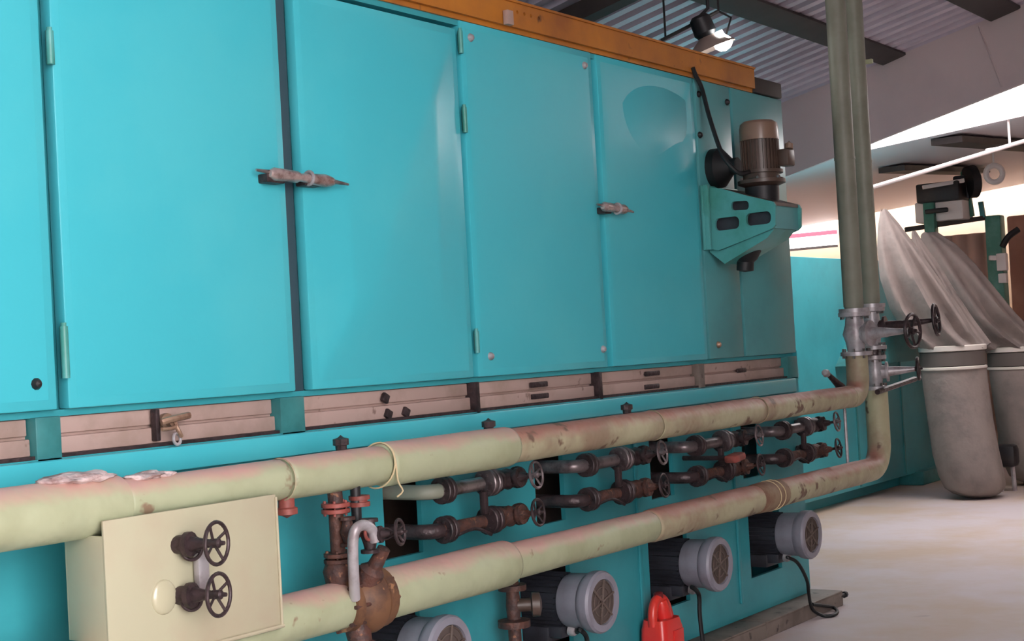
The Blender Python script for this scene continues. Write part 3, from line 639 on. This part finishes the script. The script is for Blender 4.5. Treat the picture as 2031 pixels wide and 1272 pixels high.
mb = MB(); mb.cyl((xd, -0.15, zb), (xd, -0.15, 0.09), 0.03, seg=12); mb.build('leg', RUST, t)
# motor cables
def cable(pts, r, lab, name='cable'):
    mb = MB(); mb.tube(smooth(pts, 8), r, 8); return tag(mb.build(name, BLACK), lab, 'cable')
x = MOT_X[3]; c0 = V((x-0.03, -0.15, ZMOT-0.145))
def lie(u, v):
    p = on(u, v, 2, 0.012); return p if p.y < -0.166 else Y(u, v, -0.166)
cable([c0, Y(1562, 1106, -0.18), Y(1582, 1117, -0.2), Y(1600, 1150, -0.19), Y(1604, 1178, -0.175)] + [lie(*q) for q in ((1608, 1200), (1616, 1213), (1634, 1222), (1652, 1221), (1661, 1214), (1652, 1205), (1628, 1201), (1611, 1199))], 0.011, 'black cable dropping from the corner motor and looping on the floor')
x = MOT_X[2]; c0 = V((x-0.03, -0.15, ZMOT-0.145)); cable([c0, Y(1372, 1165, -0.2), Y(1386, 1180, -0.2), Y(1388, 1220, -0.2), Y(1394, 1272, -0.22), (Y(1396, 1300, -0.22).x, -0.24, 0.012)], 0.012, 'black cable hanging from the motor above the red jerrycan')
x = MOT_X[1]; c0 = V((x-0.03, -0.15, ZMOT-0.145)); cable([c0, Y(1150, 1250, -0.2), Y(1162, 1262, -0.2), Y(1166, 1290, -0.2), (Y(1168, 1300, -0.22).x, -0.23, 0.012)], 0.012, 'black cable hanging from the motor beside the drain valve')

# ------------------------------------------------------------------ drive unit on its bracket at the right panels
XB = 7.69
t = thing('drive_unit', 'brown vertical gear motor on a slotted teal bracket bolted to the machine', 'motor', (7.9, 0, 2.3))
za0, za1 = on(1400, 374, 0, XB).z, on(1397, 494, 0, XB).z
pr0 = on(1535, 400, 0, XB); pr1 = on(1537, 452, 0, XB); pt = on(1400, 374, 0, XB); pb_ = on(1418, 498, 0, XB)
# slotted plate made with a grid of boxes around three slots
def rrect(u0, v0, u1, v1, sk, n=4):
    pts = []; ru = (u1-u0)*0.18; rv = (v1-v0)*0.4
    for (cu, cv, a0) in ((u1-ru, v1-rv, 0), (u0+ru, v1-rv, 90), (u0+ru, v0+rv, 180), (u1-ru, v0+rv, 270)):
        for i in range(n+1):
            a = math.radians(a0 + 90*i/n); uu = cu+ru*math.cos(a); vv = cv+rv*math.sin(a) + sk*(cu-(u0+u1)/2)
            pts.append(on(uu, vv, 0, XB))
    return pts
outer = [on(u, v, 0, XB) for (u, v) in ((1402, 372), (1430, 374), (1480, 388), (1533, 400), (1538, 408), (1538, 446), (1532, 453), (1480, 475), (1425, 497), (1412, 495), (1402, 480))]
slots = [rrect(1450, 399, 1485, 417, -0.05), rrect(1418, 431, 1466, 456, -0.12), rrect(1480, 421, 1529, 446, -0.12)]
br = plate_with_slots(outer, slots, (0.02, 0, 0)).build('bracket_plate', TEALBR, t, 30)
br2 = plate_with_slots([p + V((0.34, 0, 0)) for p in outer], [[p + V((0.34, 0, 0)) for p in s] for s in slots], (0.02, 0, 0)).build('bracket_plate', TEALBR, t, 30)
mb = MB(); mb.bx(XB-0.04, XB+0.42, -0.02, 0.0, za1-0.01, za0+0.02, 0.005); mb.bx(XB-0.035, XB-0.01, -0.05, 0.0, za1-0.01, za0+0.02, 0.005); mb.build('back_plate', TEALBR, t)
mb = MB()
yo = outer[4].y
mb.prism([outer[1] + V((0.02, 0, 0)), outer[3] + V((0.02, 0, 0)), outer[3] + V((0.02, 0, -0.02)), outer[1] + V((0.02, 0, -0.02))], (0.32, 0, 0)); mb.build('top_plate', BROWND, t)
mb = MB(); mb.bx(XB+0.02, XB+0.34, yo+0.02, yo+0.035, pr1.z, pr0.z); mb.build('end_plate', TEALG, t)
mb = MB(); mb.prism([V((XB+0.045, p.y*0.93-0.01, p.z*0.985+0.037)) for p in outer], (0.27, 0, 0)); mb.build('slot_dark_box', MOTB, t)  # dark box added behind the bracket slots so they read as shaded
mb = MB(); mb.prism([outer[10]+V((0.03,0,0)), outer[8]+V((0.03,0,0)), outer[6]+V((0.03,0,0)), outer[6]+V((0.03,0.05,-0.05)), outer[8]+V((0.03,-0.02,-0.08)), outer[10]+V((0.03,0,-0.06))], (0.28, 0, 0)); mb.build('belt_guard', TEALBR, t)
# dark gear case hanging under the bracket
pgc = on(1455, 500, 0, XB+0.18)
mb = MB(); mb.lathe((XB+0.18, -0.19, za1+0.2), (0, 0.1, -1), [(0, 0.08), (0.12, 0.1), (0.2, 0.1), (0.27, 0.07), (0.29, 0.05), (0.34, 0.05), (0.35, 0.0)], 20, 1.0, 1.1); mb.build('gear_case', BLACK, t)
mb = MB(); mb.lathe((XB+0.16, 0.0, za0+0.13), (0, -1, 0), [(0, 0.12), (0.05, 0.12), (0.08, 0.09), (0.12, 0.05), (0.16, 0.05)], 24); mb.build('shaft_hub', BLACK, t)
# motor
cxm = on(1507, 300, 0, XB+0.18); ym = cxm.y; xm = XB+0.18
z_top = on(1507, 241, 0, xm).z; z_sp = on(1507, 276, 0, xm).z; z_fl = on(1507, 346, 0, xm).z; z_ba = on(1507, 372, 0, xm).z
rm = 0.112
mb = MB(); mb.lathe((xm, ym, z_fl), (0, 0, 1), [(0, rm*0.9), (z_sp-z_fl, rm*0.9)], 28)
for i in range(30):
    a = 2*math.pi*i/30; mb.box((xm+rm*0.93*math.cos(a), ym+rm*0.93*math.sin(a), (z_fl+z_sp)/2), (0.02, 0.005, z_sp-z_fl-0.01), 0, Matrix.Rotation(a, 3, 'Z'))
mb.build('motor_housing', BROWND, t)
mb = MB(); mb.lathe((xm, ym, z_sp-0.01), (0, 0, 1), [(0, rm*1.03), (z_top-z_sp-0.03, rm*1.02), (z_top-z_sp-0.005, rm*0.97), (z_top-z_sp+0.01, rm*0.8), (z_top-z_sp+0.012, 0)], 32); mb.build('fan_cover', BROWN, t)
mb = MB(); mb.lathe((xm, ym, z_ba), (0, 0, 1), [(0, rm*0.8), (0.02, rm*1.25), (0.04, rm*1.25), (0.045, rm*0.95), (z_fl-z_ba, rm*0.95), (z_fl-z_ba+0.001, rm*1.15), (z_fl-z_ba+0.02, rm*1.15)], 28); fl = mb.build('motor_flange', BROWND, t)
for q in range(6):
    a = q*math.pi/3+0.3; mb = MB(); mb.lathe((xm+rm*1.12*math.cos(a), ym+rm*1.12*math.sin(a), z_ba+0.04), (0, 0, 1), [(0, 0.012), (0.014, 0.012), (0.018, 0.006)], 6); mb.build('bolt', STEEL, fl)
mb = MB(); mb.box((xm+0.05, ym-rm-0.03, (z_fl+z_sp)/2-0.02), (0.1, 0.07, 0.1), 0.012); tb = mb.build('terminal_box', BROWND, t)
mb = MB(); mb.lathe((xm+0.05, ym-rm-0.05, (z_fl+z_sp)/2+0.03), (0.2, 0, 1), [(0, 0.025), (0.03, 0.025), (0.035, 0.015), (0.05, 0)], 10); mb.build('gland', BROWN, tb)
mb = MB(); mb.lathe((xm, ym, pr1.z-0.02), (0, 0, 1), [(0, 0.06), (0.02, 0.09), (z_ba-pr1.z-0.0, 0.1), (z_ba-pr1.z+0.02, 0.1)], 20); mb.build('coupling_housing', DARK, t)
cable([Y(1374, 134, -0.03), Y(1380, 150, -0.034), Y(1392, 175, -0.05), Y(1408, 235, -0.12), Y(1432, 305, -0.22), Y(1455, 335, -0.28), Y(1470, 344, -0.30), (xm-rm*0.9, ym+0.02, z_fl+0.012)], 0.013, 'dark cable hanging from the roof beam to the gear motor')

# small brass drain cock on the pink panel
p = Y(345, 850, -0.02); t = thing('drain_cock', 'tarnished brass drain cock with ring on the pink lower panel', 'valve', (p.x, 0.0, p.z))
mb = MB(); q = Y(325, 838, 0.0); mb.bx(q.x-0.035, q.x-0.015, 0.0, 0.03, ZL+0.02, ZB-0.02, 0.004); mb.build('clamp_bar', RUSTD, t)
mb = MB(); mb.lathe((p.x, 0.03, p.z+0.025), (0, -1, 0), [(0, 0.03), (0.02, 0.03), (0.025, 0.018), (0.05, 0.018)], 12); mb.tube(smooth([Y(320, 838, -0.02), Y(340, 832, -0.03), Y(375, 824, -0.03)], 4), 0.013, 8); mb.build('body', BRASS, t)
mb = MB(); mb.tube(smooth([Y(321, 852, -0.03), Y(340, 850, -0.035), Y(350, 845, -0.035), Y(348, 838, -0.03)], 4), 0.007, 8); mb.tube(smooth([Y(350, 846, -0.035), Y(356, 858, -0.04), Y(360, 866, -0.035)], 4), 0.008, 8); mb.build('lever', BRASS, t)
mb = MB(); c = Y(351, 871, -0.035); mb.ring(c, (0.2, -1, 0.1), 0.02, 0.006, 20, 8); mb.build('ring', SILVER, t)

# ------------------------------------------------------------------ floor items
t = thing('steel_channel', 'dusty steel channel lying on the floor along the machine base', 'channel', (7.9, -0.15, 0))
xe = Y(1671, 1170, -0.15).x; xl = Y(1397, 1255, -0.15).x; xm2 = Y(1518, 1200, -0.15).x
for (a, b) in ((xl, xm2-0.004), (xm2+0.004, xe)):
    mb = MB(); mb.bx(a, b, -0.15, 0.09, 0.08, 0.096, 0.004); mb.bx(a, b, -0.15, -0.135, 0.0, 0.09, 0.004); mb.bx(a, b, 0.075, 0.09, 0.0, 0.09, 0.004); mb.build('channel_length', PLANK, t)
mb = MB(); mb.lathe((xe-0.02, -0.14, 0.06), (1, 0, 0), [(0, 0.012), (0.06, 0.012), (0.062, 0.022), (0.085, 0.022)], 8); mb.build('bolt', DARK, t)
mb = MB(); mb.bx(5.2, xl-0.02, -0.2, 0.09, 0.0, 0.092, 0.005); tag(mb.build('floor_sill', PLANK), 'dusty steel floor sill under the red jerrycan', 'channel')

# red jerrycan
pj = Y(1312, 1230, -0.105); zj = 0.093
t = thing('jerrycan', 'bright red plastic jerrycan with moulded handle under a fan motor', 'jerrycan', (pj.x, -0.105, zj))
def can_section(z, wx, wy, rr, n=6):
    pts = []
    for (sx, sy, a0) in ((1, 1, 0), (-1, 1, 90), (-1, -1, 180), (1, -1, 270)):
        for i in range(n+1):
            a = math.radians(a0+90*i/n); pts.append(V((pj.x + sx*(wx-rr)+rr*math.cos(a), -0.105 + sy*(wy-rr)+rr*math.sin(a), zj+z)))
    return pts
secs = [(0, 0.105, 0.07, 0.03), (0.01, 0.115, 0.08, 0.035), (0.1, 0.116, 0.08, 0.04), (0.18, 0.112, 0.078, 0.04), (0.23, 0.10, 0.07, 0.045)]
vs = []; fs = []
for s_ in secs: vs += can_section(*s_)
n = len(vs)//len(secs)
for j in range(len(secs)-1):
    for i in range(n): fs.append((j*n+i, j*n+(i+1) % n, (j+1)*n+(i+1) % n, (j+1)*n+i))
fs.append(tuple(range(n))[::-1]); fs.append(tuple((len(secs)-1)*n+i for i in range(n)))
mb = MB(); mb.add(vs, fs); mb.build('can_body', REDP, t, 60)
B = V((pj.x, -0.105, zj))
mb = MB(); mb.tube(smooth([B+V((-0.09, 0, 0.20)), B+V((-0.088, 0, 0.27)), B+V((-0.055, 0, 0.325)), B+V((0.0, 0, 0.335)), B+V((0.05, 0, 0.30)), B+V((0.085, 0, 0.22))], 6), [0.026]*31, 12); mb.build('handle', REDP, t, 60)
mb = MB(); mb.tube(smooth([B+V((0.0, 0, 0.325)), B+V((0.012, 0, 0.28)), B+V((0.03, 0, 0.21))], 5), [0.034, 0.036, 0.038, 0.04, 0.042, 0.044, 0.045, 0.046, 0.047, 0.048, 0.05], 12); mb.build('shoulder', REDP, t, 60)
mb = MB(); mb.lathe(B+V((-0.015, 0, 0.335)), (-0.2, 0, 1), [(0, 0.026), (0.03, 0.026), (0.034, 0.02)], 14); mb.build('cap', mat('dark_red_plastic', (120, 30, 34), 0.4), t)
mb = MB(); mb.bx(B.x-0.02, B.x+0.085, B.y-0.084, B.y-0.079, zj+0.05, zj+0.17, 0.002); mb.build('moulded_panel', REDP, t)

# ------------------------------------------------------------------ pendant lamp
pl = at(1408, 88, 9.6); t = thing('pendant_lamp', 'pendant factory lamp with dark hood and lit white bulb hanging from the roof', 'lamp', pl)
axl = V((0.25, -0.25, -1)).normalized()
mb = MB(); mb.lathe(pl - axl*0.06, axl, [(0, 0.05), (0.01, 0.06), (0.05, 0.12), (0.085, 0.16), (0.095, 0.165), (0.09, 0.155), (0.05, 0.11), (0.02, 0.05)], 28); mb.build('shade', mat('lamp_shade_enamel', (150, 132, 124), 0.4), t)
mb = MB(); mb.lathe(pl - axl*0.20, axl, [(0, 0.05), (0.02, 0.07), (0.12, 0.075), (0.15, 0.055)], 18); mb.build('hood', DARK, t)
pbulb = at(1433, 82, 9.55); mb = MB(); mb.lathe(pbulb - axl*0.07, axl, [(0, 0.025), (0.03, 0.03), (0.07, 0.062), (0.10, 0.06), (0.125, 0.035), (0.135, 0)], 18); mb.build('bulb', BULB, t)
mb = MB(); top = V((pl.x, pl.y, roofz(pl.y)+0.0)); top.z -= 0.145 if 8.44 < pl.x < 8.60 else 0.0; mb.tube([pl - axl*0.19, pl + V((0, 0, 0.24)), top], 0.012, 8); mb.build('hanger', DARK, t)
q0 = at(1312, 80, 9.7); q1 = at(1425, 22, 9.7); mb = MB(); mb.tube([q0, q1], 0.012, 8); hz_ = lambda p: V((p.x, p.y, roofz(p.y) - (0.145 if 8.44 < p.x < 8.60 else (0.04 if g1a-0.02 < p.y < g1b+0.02 else 0.0)))); mb.tube([q1, hz_(q1)], 0.008, 6); mb.tube([at(1320, 75, 9.7), hz_(at(1320, 75, 9.7))], 0.008, 6); mb.tube([at(1440, 70, 9.6), at(1450, 35, 9.65), at(1425, 22, 9.7)], 0.007, 6); mb.build('bracket_rod', DARK, t)

# ------------------------------------------------------------------ filter bags beyond the machine
def bag_unit(du, name_lab, lab2, dep):
    # lower bag
    s_ = dep/F
    cB = at(1890+du, 712, dep); R_ = 62*s_
    t = thing('filter_bag', name_lab, 'bag', (cB.x, cB.y, 0.0))
    n = 36; prof = []; zr = cB.z - 0.10
    rightv = V((right.x, right.y, 0)).normalized()
    rows = [(zr, 1.0, 0.0), (zr*0.85, 1.0, 0.01), (zr*0.6, 1.0, 0.04), (zr*0.35, 1.02, 0.08), (zr*0.18, 1.0, 0.12), (zr*0.08, 0.92, 0.15), (0.05, 0.74, 0.17), (0.012, 0.45, 0.18), (0.004, 0.1, 0.18)]
    vs = []; fs = []
    for j, (z, k, sh) in enumerate(rows):
        for i in range(n):
            a = 2*math.pi*i/n; w = 0.025*noise.noise(V((math.cos(a)*1.6, math.sin(a)*1.6, z*1.1+du)))*(1 + j*0.25)
            r = R_*k*(1+w*2); vs.append(V((cB.x + r*math.cos(a), cB.y + r*math.sin(a), z)) + rightv*sh)
    for j in range(len(rows)-1):
        for i in range(n): k = (i+1) % n; fs.append((j*n+i, j*n+k, (j+1)*n+k, (j+1)*n+i))
    fs.append(tuple((len(rows)-1)*n+i for i in range(n))); MB().add(vs, fs).build('lower_bag', CLOTH, t, 70)
    for (za, zb, rr, mm, nm) in ((-0.11, -0.075, 1.04, CLOTHL, 'hem'), (-0.075, 0.08, 1.015, CLOTHD, 'clamp_band'), (0.08, 0.14, 1.05, CLOTHL, 'hem')):
        mb = MB(); mb.lathe((cB.x, cB.y, cB.z+za), (0, 0, 1), [(0, R_*rr*0.96), (0.008, R_*rr), (zb-za-0.008, R_*rr), (zb-za, R_*rr*0.96)], 36); mb.build(nm, mm, t)
    return t, cB, R_
def upper_bag(t, path, ph):
    # loft of folded oval sections; path rows: (u, v, depth, halfwidth_px, thick_m)
    n = 48; vs = []; fs = []; rv = V((right.x, right.y, 0)).normalized(); fv = V((fwd.x, fwd.y, 0)).normalized()
    rows = []
    for i in range(len(path)-1):
        for k in range(5):
            q = k/5; q = q; rows.append(tuple(a*(1-q)+b*q for a, b in zip(path[i], path[i+1])))
    rows.append(path[-1]); m = len(rows)
    for j, (u, v, dep, hw, th) in enumerate(rows):
        c = at(u, v, dep); h = hw*dep/F; tt = j/(m-1)
        for i in range(n):
            a = 2*math.pi*i/n; fold = 1 + 0.45*math.sin(7*a+ph+1.2*tt)*(0.2+0.8*math.sin(math.pi*min(1, tt*1.1+0.1)))
            vs.append(c + rv*(h*math.cos(a)) + fv*(th*math.sin(a)*fold) + V((0, 0, 0.02*math.sin(3*a+ph))))
    for j in range(m-1):
        for i in range(n): k = (i+1) % n; fs.append((j*n+i, j*n+k, (j+1)*n+k, (j+1)*n+i))
    fs.append(tuple(range(n))[::-1]); fs.append(tuple((m-1)*n+i for i in range(n)))
    MB().add(vs, fs).build('upper_bag', CLOTH, t, 80)
t1, c1, R1 = bag_unit(0, 'grey cloth filter bag unit next to the teal exit section, hung to a sharp peak', '', 15.2)
upper_bag(t1, [(1890, 690, 15.2, 62, 0.30), (1862, 660, 15.2, 66, 0.26), (1832, 610, 15.2, 66, 0.22), (1802, 550, 15.2, 56, 0.18), (1778, 490, 15.2, 38, 0.13), (1762, 445, 15.2, 20, 0.07), (1753, 418, 15.2, 6, 0.03)], 0.4)
t2, c2, R2 = bag_unit(134, 'grey cloth filter bag unit draped from the green frame post, farther from the machine', '', 16.1)
upper_bag(t2, [(2018, 692, 16.1, 66, 0.30), (1985, 668, 16.1, 68, 0.26), (1950, 630, 16.1, 64, 0.22), (1918, 580, 16.1, 56, 0.18), (1888, 530, 16.1, 46, 0.14), (1862, 490, 16.1, 34, 0.10), (1842, 464, 16.1, 16, 0.05)], 1.9)
upper_bag(t1, [(1925, 686, 15.35, 40, 0.16), (1895, 640, 15.4, 36, 0.13), (1868, 590, 15.4, 30, 0.1), (1845, 540, 15.4, 24, 0.08), (1822, 490, 15.4, 12, 0.05), (1812, 462, 15.4, 4, 0.03)], 2.6)
# little grey stool-like stand between the bags
p = on(2000, 975, 2, 0.0); t = thing('floor_stand', 'small grey stand with dark head between the filter bags', 'stand', p)
rv = V((right.x, right.y, 0)).normalized()
mb = MB()
for q in (-1, 1): mb.cyl(p + rv*0.07*q, p + rv*0.06*q + V((0, 0, 0.28)), 0.025, seg=10)
mb.build('leg', SILVER, t)
mb = MB(); mb.box(p + V((0, 0, 0.38)), (0.2, 0.24, 0.24), 0.05); mb.build('head', DARK, t)

# ------------------------------------------------------------------ far frame machine
D_ = 18.6
t = thing('folding_machine', 'tall green framed finishing machine with dark hood in the far bay', 'machine', at(1905, 900, D_))
t.location.z = 0; t['_o'] = tuple(t.location)
def bar(u0, v0, u1, v1, w_, name, mm, dep=D_, dep2=None):
    mb = MB(); a = at(u0, v0, dep); b = at(u1, v1, dep2 or dep); d = (b-a)
    x, y, dd = basis(d); R = Matrix((x, y, dd)).transposed(); mb.box((a+b)/2, (w_, w_, d.length), w_*0.12, R); return mb.build(name, mm, t)
foot = lambda u, v: None
def post(u, v, w_, mm=GREENF):
    a = at(u, v, D_); mb = MB(); mb.bx(a.x-w_/2, a.x+w_/2, a.y-w_/2, a.y+w_/2, 0.0, a.z, w_*0.1); mb.build('post', mm, t)
post(1842, 372, 0.14); post(1972, 428, 0.2); 
bar(1795, 456, 1955, 432, 0.06, 'cross_rail', GIRD)
bar(1830, 372, 1912, 358, 0.05, 'hood_edge', WHITE, D_-0.3)
pa_ = at(1872, 383, D_); mb = MB(); mb.box(pa_, (0.5, 0.55, 0.24), 0.02); mb.build('hood', DARK, t)
pb2 = at(1872, 420, D_+0.1); mb = MB(); mb.box(pb2, (0.4, 0.62, 0.26), 0.02); pn = mb.build('panel', WHITE, t)
ph_ = at(1864, 419, D_-0.15); mb = MB(); mb.box(ph_ - V((0.12, 0, 0)), (0.05, 0.3, 0.06), 0.02); mb.build('panel_grip', DARK, pn)
pf = at(1933, 360, D_-0.1); mb = MB(); mb.lathe(pf, (0.8, -0.9, 0.1), [(-0.12, 0.12), (-0.1, 0.2), (0.0, 0.21), (0.03, 0.16)], 24); mb.build('fan_drum', DARK, t)
pf = at(1910, 372, D_); mb = MB(); mb.box(pf, (0.2, 0.2, 0.3), 0.03); mb.build('gear_box', MOTB, t)
bar(1912, 340, 1926, 430, 0.08, 'strut', GREENF)
bar(1945, 400, 1950, 432, 0.06, 'strut', TEALF)
mb = MB(); mb.box(at(1850, 505, D_-0.2), (0.18, 0.18, 0.3), 0.03); mb.build('clamp', GREENF, t)
mb = MB(); mb.box(at(1988, 520, D_-0.2), (0.1, 0.12, 0.22), 0.01); mb.build('notice_card', WHITE, t)
mb = MB(); mb.box(at(1990, 552, D_-0.2), (0.1, 0.1, 0.12), 0.01); mb.build('notice_card', WHITE, t)
bar(1962, 512, 1975, 512, 0.06, 'spacer', WHITE, D_-0.3)
mb = MB(); mb.tube([at(1700 + 0, 0, 1)]*0 + smooth([at(1988, 490, D_-0.2), at(2000, 470, D_-0.2), at(2020, 455, D_-0.2)], 4), 0.04, 8); mb.build('elbow_pipe', DARK, t)
# white hoop hung on the wall
pr_ = at(1972, 345, 17.6); t5 = thing('cable_hoop', 'white coiled hoop hanging above the green machine', 'coil', pr_)
mb = MB(); mb.ring(pr_, fwd, 0.1, 0.035, 24, 10); mb.build('hoop', WHITE, t5)
mb = MB(); mb.tube([pr_ + V((0, 0, 0.1)), V((pr_.x, pr_.y, rz2(pr_.y, pr_.x)))], 0.012, 6); mb.build('cord', WHITE, t5)
for q, (u0, v0, u1, v1) in enumerate(((1950, 372, 1945, 425), (1980, 378, 1988, 412))):
    pass
# white service pipe slung under the far roof
a = at(1700, 381, 14.2); b = at(2120, 253, 14.2); mb = MB(); mb.tube([a, b], 0.022, 10); sp = tag(mb.build('service_pipe', WHITE), 'thin white service pipe slung below the far roof', 'pipe')
hz = at(2003, 289, 14.2); mb = MB(); mb.tube([hz, V((hz.x, hz.y, rz2(hz.y, hz.x)))], 0.012, 6); mb.tube([at(1955, 297, 14.2), hz], 0.009, 6); mb.build('hanger', WHITE, sp)
# brown cabinet and pinkish curtain past the frame
p = on(2040, 470, 0, 22.0); mb = MB(); mb.bx(22.0, 22.6, p.y-1.5, on(1998, 470, 0, 22.0).y, 0.0, on(2010, 428, 0, 22.0).z, 0.03); tag(mb.build('cabinet', mat('brown_cabinet_paint', (150, 112, 100), 0.5, alt=(176, 140, 126), altscale=0.8)), 'tall brown cabinet standing beyond the green machine', 'cabinet')
# hanging pink cloth behind the frame
pc0 = on(1858, 470, 0, 20.5); pc1 = on(1955, 446, 0, 20.5)
nn = 24; vs = []; fs = []; zt = pc0.z; zbm = on(1900, 640, 0, 20.5).z
for i in range(nn+1):
    for k in range(2):
        y = pc1.y + (pc0.y+0.5-pc1.y)*i/nn; vs.append(V((20.5 + 0.05*math.sin(i*1.4) + 0.0, y, zt if k else 0.02)))
for i in range(nn): a = 2*i; fs.append((a, a+2, a+3, a+1))
mb = MB(); mb.add(vs, fs); ob = mb.build('cloth_sheet', mat('pink_grey_cloth', (196, 170, 160), 0.8)); ob.modifiers.new('thick', 'SOLIDIFY').thickness = 0.02
tag(ob, 'pinkish cloth sheet hanging behind the green machine', 'cloth')
# thin pale line on the fascia
a = on(1942, 52, 0, XF-0.02); b = on(1987, 172, 0, XF-0.02); mb = MB(); mb.tube([a, b], 0.008, 6); tag(mb.build('wall_cable', FASC), 'thin pale cable running down the roof fascia', 'cable')

for o in bpy.data.objects:
    if '_o' in o: del o['_o']
